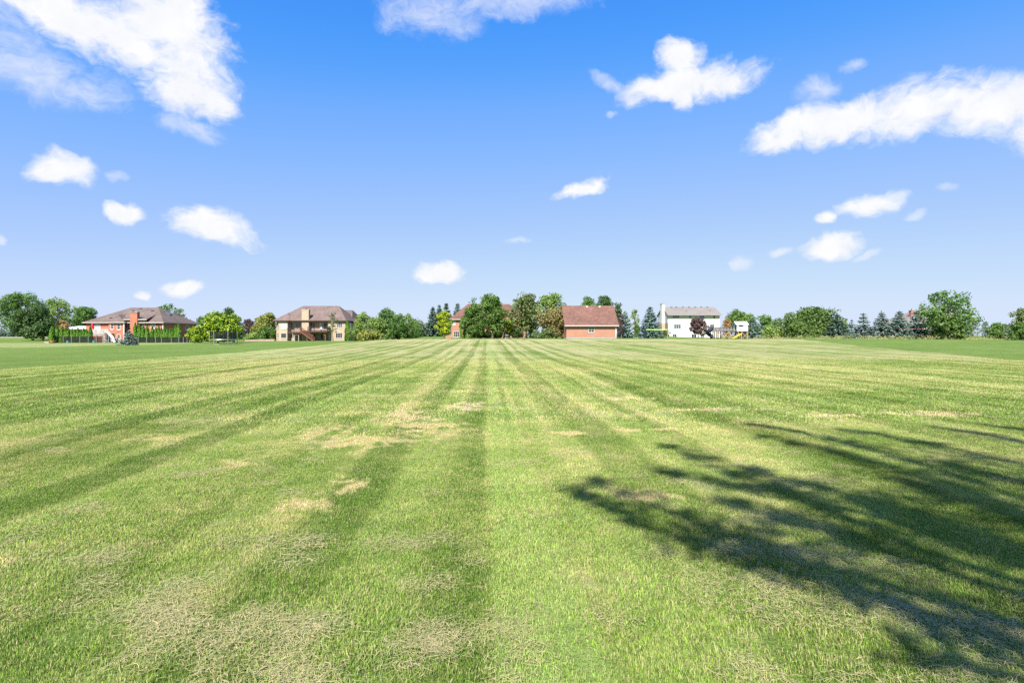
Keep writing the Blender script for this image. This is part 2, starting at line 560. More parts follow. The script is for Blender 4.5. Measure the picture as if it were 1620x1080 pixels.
m_blade, t, out = mat_new("grass_blade")
nd = lawn_node(t)
rnd = t.node('ShaderNodeAttribute', attribute_name='rnd').outputs['Fac']
isdry = t.math('LESS_THAN', rnd, t.math('MULTIPLY_ADD', nd.outputs[1], .60, .05))
tone = t.lin(t.math('FRACT', t.math('MULTIPLY', rnd, 17.3)), 0, 1, .55, 2.45)
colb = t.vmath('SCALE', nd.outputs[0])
t.l.new(tone, colb.node.inputs['Scale'])
fresh = t.math('GREATER_THAN', t.math('FRACT', t.math('MULTIPLY', rnd, 7.9)), .68)
colb = t.mix(fresh, colb, t.mix(1.0, colb, (.98, 1.12, .50), 'MULTIPLY'))
colb = t.mix(isdry, colb, (.46, .39, .205))
dif = t.node('ShaderNodeBsdfPrincipled')
t.l.new(colb, dif.inputs['Base Color'])
dif.inputs['Roughness'].default_value = .55
dif.inputs['Specular IOR Level'].default_value = .25
tra = t.node('ShaderNodeBsdfTranslucent')
t.l.new(t.mix(1.0, colb, (1.0, 1.15, .55), 'MULTIPLY'), tra.inputs['Color'])
mx = t.node('ShaderNodeMixShader')
mx.inputs[0].default_value = .38
t.l.new(dif.outputs[0], mx.inputs[1])
t.l.new(tra.outputs[0], mx.inputs[2])
t.l.new(mx.outputs[0], out.inputs['Surface'])

m_hay, t, out = mat_new("dry_clippings")
rnd = t.node('ShaderNodeAttribute', attribute_name='rnd').outputs['Fac']
hc = t.mix(rnd, (.30, .27, .12), (.47, .40, .205))
hc = t.mix(t.math('GREATER_THAN', t.math('FRACT', t.math('MULTIPLY', rnd, 13.7)), .82), hc, (.20, .245, .095))
pbsdf(t, out, hc, .7, 0, .2)


# ------------------------------------------------------------------ ground sheet
def axis(a, b, fine, grow):
    xs = [0.0]
    s = fine
    while xs[-1] < b:
        xs.append(xs[-1] + s)
        s *= grow
    neg = [0.0]
    s = fine
    while neg[-1] < -a:
        neg.append(neg[-1] + s)
        s *= grow
    return np.array(sorted([-v for v in neg[1:]] + xs))


gx = axis(-3200, 3200, .35, 1.022)
gy = axis(-400, 4200, .35, 1.022)
GX, GY = np.meshgrid(gx, gy)
GZ = H(GX, GY)
nv = GX.size
W = len(gx)
idx = np.arange(nv).reshape(GX.shape)
fq = np.stack([idx[:-1, :-1], idx[:-1, 1:], idx[1:, 1:], idx[1:, :-1]], -1).reshape(-1, 4)


def mesh_np(name, verts, quads, mat, attr=None, smooth=False):
    """fast mesh from arrays; quads (n,4) or (n,3)"""
    me = bpy.data.meshes.new(name)
    k = quads.shape[1]
    me.vertices.add(len(verts))
    me.vertices.foreach_set('co', np.ascontiguousarray(verts, np.float32).ravel())
    me.loops.add(quads.size)
    me.loops.foreach_set('vertex_index', np.ascontiguousarray(quads, np.int32).ravel())
    me.polygons.add(len(quads))
    me.polygons.foreach_set('loop_start', np.arange(0, quads.size, k, dtype=np.int32))
    me.polygons.foreach_set('loop_total', np.full(len(quads), k, np.int32))
    if smooth:
        me.polygons.foreach_set('use_smooth', np.ones(len(quads), bool))
    me.update(calc_edges=True)
    if attr is not None:
        a = me.attributes.new('rnd', 'FLOAT', 'POINT')
        a.data.foreach_set('value', np.ascontiguousarray(attr, np.float32))
    me.materials.append(mat)
    return me


ground = bpy.data.objects.new("ground", mesh_np("ground", np.stack([GX, GY, GZ], -1).reshape(-1, 3), fq, m_ground, smooth=True))
COL.objects.link(ground)
tag(ground, "mown field and lawns of streaky green and straw coloured grass", "lawn", kind='structure')

# ------------------------------------------------------------------ grass blades and dry clippings (instanced tufts)
rs = np.random.default_rng(5)


def vnoise(x, y, seed=0):
    """value noise 0..1"""
    xi, yi = np.floor(x).astype(int), np.floor(y).astype(int)
    fx, fy = x - xi, y - yi
    fx, fy = fx * fx * (3 - 2 * fx), fy * fy * (3 - 2 * fy)

    def hsh(a, b):
        n = (a * 374761393 + b * 668265263 + seed * 974711) & 0xffffffff
        n = ((n ^ (n >> 13)) * 1274126177) & 0xffffffff
        return ((n ^ (n >> 16)) & 0xffff) / 65535.0
    return (hsh(xi, yi) * (1 - fx) + hsh(xi + 1, yi) * fx) * (1 - fy) + (hsh(xi, yi + 1) * (1 - fx) + hsh(xi + 1, yi + 1) * fx) * fy


def tuft_mesh(name, n, size, hgt, width, lean, seed):
    r = np.random.default_rng(seed)
    bx, by = r.uniform(-size, size, n), r.uniform(-size, size, n)
    hh = hgt * r.uniform(.55, 1.25, n)
    az = r.uniform(0, 2 * np.pi, n)
    ln = hh * r.uniform(.2, .9, n)
    dx = np.cos(az) * ln * .8
    dy = np.sin(az) * ln * .6 + hh * lean
    fa = r.uniform(0, np.pi, n)
    wx, wy = np.cos(fa) * width * r.uniform(.6, 1.2, n) / 2, np.sin(fa) * width / 2
    z0 = -.01
    P = np.empty((n, 5, 3))
    P[:, 0] = np.stack([bx - wx, by - wy, np.full(n, z0)], -1)
    P[:, 1] = np.stack([bx + wx, by + wy, np.full(n, z0)], -1)
    P[:, 2] = np.stack([bx + dx * .42 + wx * .85, by + dy * .42 + wy * .85, hh * .62], -1)
    P[:, 3] = np.stack([bx + dx * .42 - wx * .85, by + dy * .42 - wy * .85, hh * .62], -1)
    P[:, 4] = np.stack([bx + dx, by + dy, hh * (1 - .25 * r.uniform(0, 1, n))], -1)
    b = np.arange(n)[:, None] * 5
    tri = np.concatenate([b + [0, 1, 2], b + [0, 2, 3], b + [3, 2, 4]], 0)
    return mesh_np(name, P.reshape(-1, 3), tri, m_blade, np.repeat(r.uniform(0, 1, n), 5))


def hay_mesh(name, n, size, seed):
    r = np.random.default_rng(seed)
    V, Q, A = [], [], []
    for k in range(n):
        c = np.array([r.normal(0, size * .5), r.normal(0, size * .5), r.uniform(.010, .034)])
        a = r.uniform(0, np.pi * 2)
        L = r.uniform(.025, .085)
        bend = r.uniform(-1.2, 1.2)
        w = r.uniform(.0006, .0013)
        i0 = len(V)
        p = c.copy()
        tilt = r.uniform(-.08, .12)
        for s in range(4):
            nrm = np.array([-math.sin(a), math.cos(a), r.uniform(-.4, .4)]) * w
            V += [p - nrm, p + nrm]
            p = p + np.array([math.cos(a), math.sin(a), tilt]) * L / 3
            a += bend / 3
            tilt -= .12
        for s in range(3):
            j = i0 + 2 * s
            Q.append((j, j + 1, j + 3, j + 2))
        A += [r.uniform(0, 1)] * 8
    return mesh_np(name, np.array(V), np.array(Q), m_hay, np.array(A))


def proto_collection(name, meshes):
    c = bpy.data.collections.new(name)
    for i, me in enumerate(meshes):
        o = bpy.data.objects.new(me.name, me)
        c.objects.link(o)
    return c


def scatter(name, pts, rot, scl, var, coll, mat):
    me = bpy.data.meshes.new(name)
    me.vertices.add(len(pts))
    me.vertices.foreach_set('co', np.ascontiguousarray(pts, np.float32).ravel())
    for nm, ty, dat in (('rot', 'FLOAT', rot), ('scl', 'FLOAT', scl), ('var', 'INT', var)):
        a = me.attributes.new(nm, ty, 'POINT')
        a.data.foreach_set('value', np.ascontiguousarray(dat, np.float32 if ty == 'FLOAT' else np.int32))
    me.materials.append(mat)
    o = bpy.data.objects.new(name, me)
    COL.objects.link(o)
    g = bpy.data.node_groups.new(name + "_scatter", 'GeometryNodeTree')
    g.interface.new_socket('Geometry', in_out='INPUT', socket_type='NodeSocketGeometry')
    g.interface.new_socket('Geometry', in_out='OUTPUT', socket_type='NodeSocketGeometry')
    n, l = g.nodes, g.links
    gi, go = n.new('NodeGroupInput'), n.new('NodeGroupOutput')
    ci = n.new('GeometryNodeCollectionInfo')
    ci.inputs['Collection'].default_value = coll
    ci.inputs['Separate Children'].default_value = True
    ci.inputs['Reset Children'].default_value = True
    ip = n.new('GeometryNodeInstanceOnPoints')
    ip.inputs['Pick Instance'].default_value = True

    def att(nm, ty):
        a = n.new('GeometryNodeInputNamedAttribute')
        a.data_type = ty
        a.inputs['Name'].default_value = nm
        return a.outputs['Attribute']
    cx = n.new('ShaderNodeCombineXYZ')
    l.new(att('rot', 'FLOAT'), cx.inputs[2])
    er = n.new('FunctionNodeEulerToRotation')
    l.new(cx.outputs[0], er.inputs[0])
    l.new(gi.outputs[0], ip.inputs['Points'])
    l.new(ci.outputs[0], ip.inputs['Instance'])
    l.new(att('var', 'INT'), ip.inputs['Instance Index'])
    l.new(er.outputs[0], ip.inputs['Rotation'])
    l.new(att('scl', 'FLOAT'), ip.inputs['Scale'])
    l.new(ip.outputs[0], go.inputs[0])
    md = o.modifiers.new("scatter", 'NODES')
    md.node_group = g
    return o


def wedge(n, y0, y1, pad=1.2):
    """random points in front of the camera between two distances, evenly spread per area"""
    yy = np.sqrt(rs.uniform(0, 1, n) * (y1 ** 2 - y0 ** 2) + y0 ** 2)
    xx = rs.uniform(-1, 1, n) * (yy * .98 + pad)
    return xx, yy


tufts = proto_collection("grass_tufts", [tuft_mesh("tuft", 300, .16, .023, .0036, .30, 40 + k) for k in range(7)])
fartufts = proto_collection("grass_tufts_far", [tuft_mesh("tuft_far", 110, .30, .034, .010, .26, 60 + k) for k in range(6)])


def lay(x, y):
    """direction the mower laid the grass: alternate swaths lean away from and towards the camera"""
    u = x + .0444 * y
    s = .5 * np.sin(u * math.pi / 1.36) + 1.8 * (vnoise(u * 1.3 + 40, y * .01 + 3, 4) - .5)
    return np.where(s > -.6, 0.0, math.pi)


xa, ya = wedge(8200, 1.7, 10.5)
za = H(xa, ya)
keep = vnoise(xa * 1.7, ya * 1.7, 9) > .012
xa, ya, za = xa[keep], ya[keep], za[keep]
gr = scatter("grass", np.stack([xa, ya, za], -1), lay(xa, ya) + rs.normal(0, .7, len(xa)), (.75 + .5 * vnoise(xa * .9, ya * .9, 2)) * rs.uniform(.8, 1.15, len(xa)), rs.integers(0, 7, len(xa)), tufts, m_blade)
tag(gr, "short mown grass blades at the front of the field", "grass", kind='stuff')
xb, yb = wedge(26000, 9.0, 42.0)
p = sm(yb, 8.5, 11) * (1 - .85 * sm(yb, 20, 42))
keep = rs.uniform(0, 1, len(xb)) < p
xb, yb = xb[keep], yb[keep]
keep = (xb > -25.2) & (xb < yb * .285 + 22.8)          # the watered lawns are cut close and even
xb, yb = xb[keep], yb[keep]
gr2 = scatter("grass", np.stack([xb, yb, H(xb, yb)], -1), lay(xb, yb) + rs.normal(0, .7, len(xb)), rs.uniform(.75, 1.2, len(xb)), rs.integers(0, 6, len(xb)), fartufts, m_blade)
tag(gr2, "mown grass blades further out over the field", "grass", kind='stuff')

hays = proto_collection("clipping_mats", [hay_mesh("clippings", 210, .21, 80 + k) for k in range(6)])


def hay_density(x, y):
    d = 0.0
    for bx, by, rx, ry, ang, amp in ((-1.55, 3.15, 1.7, .30, -.12, 1.25), (-1.0, 2.75, 1.5, .30, -.2, 1.0), (-.55, 3.05, .6, .35, 0, .8), (2.1, 3.4, 1.4, .17, -.42, 1.5), (2.9, 2.95, 1.3, .3, -.35, 1.2),
                                     (2.2, 4.1, .7, .16, -.35, 1.1), (-3.3, 4.2, .55, .28, -.2, 1.2), (-4.0, 4.5, .45, .2, 0, 1.0), (-2.4, 3.75, .3, .12, 0, 1.0), (-2.9, 5.0, .25, .1, 0, .9),
                                     (-1.2, 5.5, .35, .06, 0, 1.1), (-.75, 5.45, .3, .05, 0, 1.0), (-1.4, 5.2, .4, .05, .1, .8), (-.9, 4.3, .9, .35, .1, .55), (-2.55, 5.8, .25, .08, 0, .9), (-3.6, 5.3, .3, .1, 0, .8),
                                     (-.75, 3.8, .5, .25, 0, .6), (1.6, 2.7, 1.4, .25, -.25, .55), (-3.6, 6.6, .4, .12, .2, .8), (2.2, 5.0, .7, .12, -.4, .7), (3.6, 4.9, .6, .1, -.4, .6), (-.2, 3.4, .4, .2, 0, .4)):
        ca, sa = math.cos(ang), math.sin(ang)
        px, py = (x - bx), (y - by)
        u, v = (px * ca + py * sa) / rx, (-px * sa + py * ca) / ry
        d = d + amp * np.exp(-(u * u + v * v) * 1.1)
    n = vnoise(x * 2.3, y * 4.5, 21) * .6 + vnoise(x * 6, y * 9, 22) * .4
    return np.clip(d * (n * 2.4 - .55), 0, 1) + .055 * (n > .60) + .012


xh, yh = wedge(26000, 1.7, 11.0)
keep = rs.uniform(0, 1, len(xh)) < hay_density(xh, yh) * .17
xh, yh = xh[keep], yh[keep]
hy = scatter("clippings", np.stack([xh, yh, H(xh, yh)], -1), rs.uniform(0, 6.28, len(xh)), rs.uniform(.7, 1.1, len(xh)), rs.integers(0, 6, len(xh)), hays, m_hay)
tag(hy, "pale dried grass clippings lying in windrows on the lawn", "grass clippings", kind='stuff')

# ------------------------------------------------------------------ building materials
def mat_brick(name, c1, c2, mortar, scale=1.0, band=0.0):
    """brick courses far too small to pick apart at this distance: colour and fine relief only"""
    m, t, out = mat_new(name)
    pos = t.node('ShaderNodeNewGeometry').outputs['Position']
    x, y, z = t.sep(pos)
    bt = t.node('ShaderNodeTexBrick')
    t.put(bt.inputs['Vector'], t.comb(t.math('ADD', x, y), z, 0.0))
    bt.inputs['Color1'].default_value = (*c1, 1)
    bt.inputs['Color2'].default_value = (*c2, 1)
    bt.inputs['Mortar'].default_value = (*mortar, 1)
    bt.inputs['Scale'].default_value = 1.0
    bt.inputs['Brick Width'].default_value = .24 * scale
    bt.inputs['Row Height'].default_value = .085 * scale
    bt.inputs['Mortar Size'].default_value = .011 * scale
    n = t.noise(pos, .8, 5.0, .65)
    col = t.mix(t.smooth(n, .3, .7, 0.0, .35), bt.outputs['Color'], tuple(k * .62 for k in c1))
    if band:
        bz = t.noise(t.comb(0.0, 0.0, t.math('MULTIPLY', z, 3.4)), 1.0, 1.0, .5)
        nb = t.noise(t.comb(t.math('MULTIPLY', x, .35), t.math('MULTIPLY', y, .35), t.math('MULTIPLY', z, 4.0)), 1.0, 2.0, .5)
        col = t.mix(t.math('MULTIPLY', t.smooth(t.math('ADD', t.math('MULTIPLY', bz, .7), t.math('MULTIPLY', nb, .45)), .5, .68), band), col, (.27, .185, .17))
    pbsdf(t, out, col, .9, 0, .15, bt.outputs['Fac'], .01, .4)
    return m


def mat_shingle(name, c, var=.5):
    m, t, out = mat_new(name)
    pos = t.node('ShaderNodeNewGeometry').outputs['Position']
    x, y, z = t.sep(pos)
    n = t.noise(t.comb(t.math('MULTIPLY', x, 2.2), t.math('MULTIPLY', y, 2.2), t.math('MULTIPLY', z, 9.0)), 1.0, 3.0, .7)
    big = t.noise(pos, .35, 4.0, .6)
    row = t.math('MULTIPLY_ADD', t.math('SINE', t.math('MULTIPLY', z, 2 * math.pi / .17)), .5, .5)
    f = t.math('ADD', t.math('MULTIPLY', n, .75), t.math('MULTIPLY', big, .3))
    f = t.math('SUBTRACT', f, t.math('MULTIPLY', row, .06))
    col = t.mix(t.smooth(f, .25, .75), tuple(k * (1 - var) for k in c), tuple(k * (1 + var) for k in c))
    pbsdf(t, out, col, .92, 0, .15, n, .02, .5)
    return m


def mat_siding(name, c):
    m, t, out = mat_new(name)
    pos = t.node('ShaderNodeNewGeometry').outputs['Position']
    z = t.sep(pos)[2]
    lap = t.math('FRACT', t.math('MULTIPLY', z, 1 / .19))
    n = t.noise(pos, 1.3, 5.0, .6)
    col = t.mix(n, tuple(k * .93 for k in c), tuple(min(1, k * 1.05) for k in c))
    pbsdf(t, out, col, .55, 0, .3, lap, .025, .6)
    return m


def mat_glass(name, c, rough=.06):
    m, t, out = mat_new(name)
    pos = t.node('ShaderNodeNewGeometry').outputs['Position']
    n = t.noise(pos, .9, 3.0)
    col = t.mix(n, tuple(k * .7 for k in c), tuple(k * 1.3 for k in c))
    pbsdf(t, out, col, rough, 0, .6, n, .02, .1)
    return m


def mat_wood(name, c):
    m, t, out = mat_new(name)
    pos = t.node('ShaderNodeNewGeometry').outputs['Position']
    n = t.noise(t.vmath('MULTIPLY', pos, (2, 8, 8)), 1.0, 4.0, .65)
    col = t.mix(n, tuple(k * .6 for k in c), tuple(min(1, k * 1.35) for k in c))
    pbsdf(t, out, col, .8, 0, .2)
    return m


M = dict(
    brick_red=mat_brick("orange_red_brick", (0.389, 0.106, 0.054), (0.454, 0.151, 0.084), (0.356, 0.248, 0.194)),
    brick_salmon=mat_brick("salmon_brick", (.41, .152, .078), (.45, .195, .112), (.36, .25, .19), band=.75),
    stone_tan=mat_brick("tan_stone", (.46, .355, .25), (.36, .265, .18), (.42, .35, .27), 1.6),
    stone_brown=mat_brick("brown_stone", (.38, .27, .17), (.30, .20, .13), (.36, .30, .23), 1.6),
    roof_brown=mat_shingle("brown_shingles", (.130, .101, .089)),
    roof_mauve=mat_shingle("mauve_brown_shingles", (.146, .107, .094)),
    roof_red=mat_shingle("red_brown_shingles", (.146, .078, .061), .55),
    roof_grey=mat_shingle("grey_shingles", (0.189, 0.167, 0.151), .25),
    roof_slate=mat_shingle("slate_shingles", (.11, .12, .14), .25),
    siding=mat_siding("cream_siding", (0.648, 0.610, 0.562)),
    siding_shaded=mat_siding("shaded_siding", (.36, .38, .40)),  # the gable side's shade is put into this siding colour
    white=mat_plain("white_paint", (.62, .62, .61), .5, .06),
    cream=mat_plain("cream_trim", (.46, .43, .38), .6, .08),
    metal_white=mat_plain("pale_blue_metal", (.55, .62, .70), .45, .1, metallic=.2),
    concrete=mat_plain("concrete", (.28, .27, .25), .9, .2, 1.5),
    gravel=mat_plain("pale_gravel", (.52, .46, .38), .95, .25, 2.0),
    dark=mat_plain("dark_metal", (.03, .03, .033), .5, .2, spec=.4),
    grey_metal=mat_plain("galvanised_metal", (.40, .42, .44), .4, .15, metallic=.6),
    glass=mat_glass("window_glass", (.035, .045, .055)),
    glass_blue=mat_glass("sky_painted_glass", (0.080, 0.110, 0.145)),  # reflected sky painted into the pane colour
    blind=mat_glass("window_with_pale_blind", (.48, .52, .53), .15),
    wood_red=mat_wood("red_stained_wood", (.15, .068, .048)),
    wood_dark=mat_wood("dark_stained_wood", (.055, .036, .030)),
    wood_grey=mat_wood("weathered_wood", (.30, .27, .24)),
    wood_new=mat_wood("golden_timber", (.36, .235, .115)),
    rock=mat_plain("grey_brown_rock", (.235, .20, .17), .95, .45, 1.4),
    stone_wall=mat_brick("pinkish_wall_stone", (.42, .30, .25), (.34, .25, .20), (.3, .26, .22), 2.2),
    bark=mat_wood("bark", (.11, .085, .065)),
    bark_pale=mat_wood("pale_bark", (.26, .22, .17)),
    red_cloth=mat_plain("red_canvas", (.62, .02, .05), .8, .12),
    turquoise=mat_plain("turquoise_glaze", (.08, .38, .50), .4, .1),
    orange=mat_plain("orange_paint", (.70, .17, .04), .6, .1),
    yellow=mat_plain("yellow_plastic", (.58, .40, .07), .4, .06),
    blue=mat_plain("dark_blue_padding", (.012, .020, .048), .7, .15),
    grey_plastic=mat_plain("grey_plastic", (.13, .14, .16), .7, .1),
    slide_white=mat_plain("weathered_white_plastic", (.45, .45, .44), .55, .12),
    blue_plastic=mat_plain("blue_plastic", (.05, .16, .42), .45, .1),
    green_tape=mat_plain("lime_green_tape", (.36, .62, .10), .7, .08),
    car_red=mat_plain("red_car_paint", (.45, .03, .03), .25, .05, spec=.6),
    car_white=mat_plain("white_car_paint", (.70, .71, .72), .25, .05, spec=.6),
    rubber=mat_plain("rubber", (.02, .02, .02), .9, .2),
)

# see-through woven net: fine holes that no geometry could show at this distance
def mat_net(name, c, open_):
    m, t, out = mat_new(name)
    b = t.node('ShaderNodeBsdfDiffuse')
    b.inputs['Color'].default_value = (*c, 1)
    tr = t.node('ShaderNodeBsdfTransparent')
    mx = t.node('ShaderNodeMixShader')
    mx.inputs[0].default_value = open_
    t.l.new(b.outputs[0], mx.inputs[1])
    t.l.new(tr.outputs[0], mx.inputs[2])
    t.l.new(mx.outputs[0], out.inputs['Surface'])
    return m


M['net_black'] = mat_net("black_netting", (.012, .013, .015), .45)
M['net_fence'] = mat_net("black_chain_link", (.020, .021, .022), .42)
M['net_pale'] = mat_net("grey_netting", (.16, .17, .18), .55)
M['net_volley'] = mat_net("dark_net", (.03, .05, .03), .8)


class Wall:
    """a straight wall seen from outside, running left to right"""
    def __init__(self, p0, p1):
        self.p0 = Vector((p0[0], p0[1], 0))
        d = Vector((p1[0] - p0[0], p1[1] - p0[1], 0))
        self.L = d.length
        self.d = d.normalized()
        self.n = Vector((self.d.y, -self.d.x, 0))

    def pt(self, s, o, z):
        q = self.p0 + self.d * s + self.n * o
        return (q.x, q.y, z)

    def box(self, mb, s0, s1, o0, o1, z0, z1):
        P = self.pt
        return mb.hexa([P(s0, o1, z0), P(s1, o1, z0), P(s1, o0, z0), P(s0, o0, z0), P(s0, o1, z1), P(s1, o1, z1), P(s1, o0, z1), P(s0, o0, z1)])

    def face(self, mb, z0, z1, openings=(), deep=.14):
        """wall skin with real openings and reveals"""
        ss = sorted({0.0, self.L, *[v for o in openings for v in o[:2]]})
        zs = sorted({z0, z1, *[v for o in openings for v in o[2:4]]})
        for i in range(len(ss) - 1):
            for k in range(len(zs) - 1):
                sc, zc = (ss[i] + ss[i + 1]) / 2, (zs[k] + zs[k + 1]) / 2
                if any(o[0] < sc < o[1] and o[2] < zc < o[3] for o in openings):
                    continue
                mb.quad(self.pt(ss[i], 0, zs[k]), self.pt(ss[i + 1], 0, zs[k]), self.pt(ss[i + 1], 0, zs[k + 1]), self.pt(ss[i], 0, zs[k + 1]))
        P = self.pt
        for s0, s1, a, b in [o[:4] for o in openings]:
            mb.quad(P(s0, 0, a), P(s0, -deep, a), P(s1, -deep, a), P(s1, 0, a))
            mb.quad(P(s0, 0, b), P(s1, 0, b), P(s1, -deep, b), P(s0, -deep, b))
            mb.quad(P(s0, 0, a), P(s0, 0, b), P(s0, -deep, b), P(s0, -deep, a))
            mb.quad(P(s1, 0, a), P(s1, -deep, a), P(s1, -deep, b), P(s1, 0, b))

    def px(self, px):
        """distance along the wall of a point that the photograph shows in column px"""
        k = (px - 810.0) / F
        a = self.p0
        # (a.x + s d.x) = k (a.y + s d.y)
        return (k * a.y - a.x) / (self.d.x - k * self.d.y)

    def depth(self, s):
        return self.p0.y + self.d.y * s

    def rect(self, x0, x1, y0, y1):
        s0, s1 = self.px(x0), self.px(x1)
        D = self.depth((s0 + s1) / 2)
        return (max(.12, s0), min(self.L - .12, s1), PZ(y1, D), PZ(y0, D))


def add_window(root, w, r, cols=1, rows=1, trim='white', pane='glass', name='window', sill=True):
    s0, s1, a, b = r
    mb = MB()
    t_ = .055
    w.box(mb, s0 - .03, s0 + t_, -.11, .03, a - .05, b + .06)
    w.box(mb, s1 - t_, s1 + .03, -.11, .03, a - .05, b + .06)
    w.box(mb, s0 + t_, s1 - t_, -.11, .028, b - t_, b + .06)
    w.box(mb, s0 + t_, s1 - t_, -.11, .028, a - .05, a + t_)
    for i in range(1, cols):
        s = s0 + (s1 - s0) * i / cols
        w.box(mb, s - .035, s + .035, -.1, .012, a + t_, b - t_)
    for k in range(1, rows):
        z = a + (b - a) * k / rows
        for i in range(cols):
            l_ = s0 + (s1 - s0) * i / cols + (t_ if i == 0 else .045)
            r_ = s0 + (s1 - s0) * (i + 1) / cols - (t_ if i == cols - 1 else .045)
            w.box(mb, l_, r_, -.1, .006, z - .03, z + .03)
    o = mb.build(name, M[trim], root)
    if sill and name == 'window':
        mb = MB()
        w.box(mb, s0 - .12, s1 + .12, -.02, .09, a - .13, a - .052)
        mb.build('sill', M[trim], o)
    for i in range(cols):
        mb = MB()
        l_ = s0 + (s1 - s0) * i / cols + .03
        r_ = s0 + (s1 - s0) * (i + 1) / cols - .03
        w.box(mb, l_, r_, -.09, -.065, a + .03, b - .03)
        mb.build('pane', M[pane], o)
    return o


def solid_roof(root, pts, faces, mat, thick=.22, name='roof', trim=None):
    """closed roof: upper faces given, soffit and fascia added from the boundary"""
    mb = MB()
    n = len(pts)
    mb.v = [tuple(p) for p in pts] + [(x, y, z - thick) for x, y, z in pts]
    edges = {}
    for f in faces:
        mb.f.append(tuple(f))
        mb.f.append(tuple(n + i for i in reversed(f)))
        for a, b in zip(f, f[1:] + f[:1]):
            edges[(a, b)] = 1
    rim = [(a, b) for (a, b) in edges if (b, a) not in edges]
    for a, b in rim:
        mb.f.append((a, n + a, n + b, b))
    o = mb.build(name, mat, root)
    if trim is not None:
        mb = MB()
        for a, b in rim:
            A, B = Vector(pts[a]), Vector(pts[b])
            if abs(A.z - B.z) < .05 and (B - A).length > .5:
                d = (B - A).normalized()
                w_ = Wall((A.x, A.y), (B.x, B.y))
                mb = MB()
                w_.box(mb, .02, w_.L - .02, .004, .11, A.z - thick + .02, A.z - .03)
                mb.build('gutter', M[trim], o)
    return o


def hip(x0, x1, y0, y1, ze, rx0, rx1, ry, zr):
    pts = [(x0, y0, ze), (x1, y0, ze), (x1, y1, ze), (x0, y1, ze), (rx0, ry, zr), (rx1, ry, zr)]
    return pts, [[0, 1, 5, 4], [1, 2, 5], [2, 3, 4, 5], [3, 0, 4]]


def roof_vent(root, x, y, z, mat='dark', s=.3):
    MB().box(x - s, x + s, y - s * .8, y + s * .8, z - .3, z + .16).build('roof_vent', M[mat], root)


def chimney(root, x0, x1, y0, y1, z0, z1, mat, cap='concrete', flues=2):
    o = MB().box(x0, x1, y0, y1, z0, z1).build('chimney', M[mat], root)
    MB().box(x0 - .1, x1 + .1, y0 - .1, y1 + .1, z1 + .002, z1 + .16).build('chimney_cap', M[cap], o)
    for i in range(flues):
        xx = x0 + (x1 - x0) * (i + .5) / flues
        MB().tube([(xx, (y0 + y1) / 2, z1 + .1), (xx, (y0 + y1) / 2, z1 + .6)], [.14, .12], 8).build('flue', M['grey_metal' if i else 'dark'], o)
    return o


def railing(root, a, b, zf, top, mat, bal=.16, name='railing', r=.05):
    """rail with balusters along a-b at floor height zf"""
    mb = MB()
    A, B = Vector((a[0], a[1], 0)), Vector((b[0], b[1], 0))
    L = (B - A).length
    zb = (a[2] if len(a) > 2 else zf, b[2] if len(b) > 2 else zf)
    mb.beam((A.x, A.y, zb[0] + top), (B.x, B.y, zb[1] + top), .1, .07)
    mb.beam((A.x, A.y, zb[0] + .12), (B.x, B.y, zb[1] + .12), .06, .06)
    n = max(2, int(L / bal))
    for i in range(n + 1):
        t_ = i / n
        p = A.lerp(B, t_)
        z = zb[0] * (1 - t_) + zb[1] * t_
        w_ = .11 if i % 10 == 0 or i == n else r
        mb.box(p.x - w_ / 2, p.x + w_ / 2, p.y - w_ / 2, p.y + w_ / 2, z + (.0 if w_ > .1 else .13), z + top - .02)
    return mb.build(name, M[mat], root)


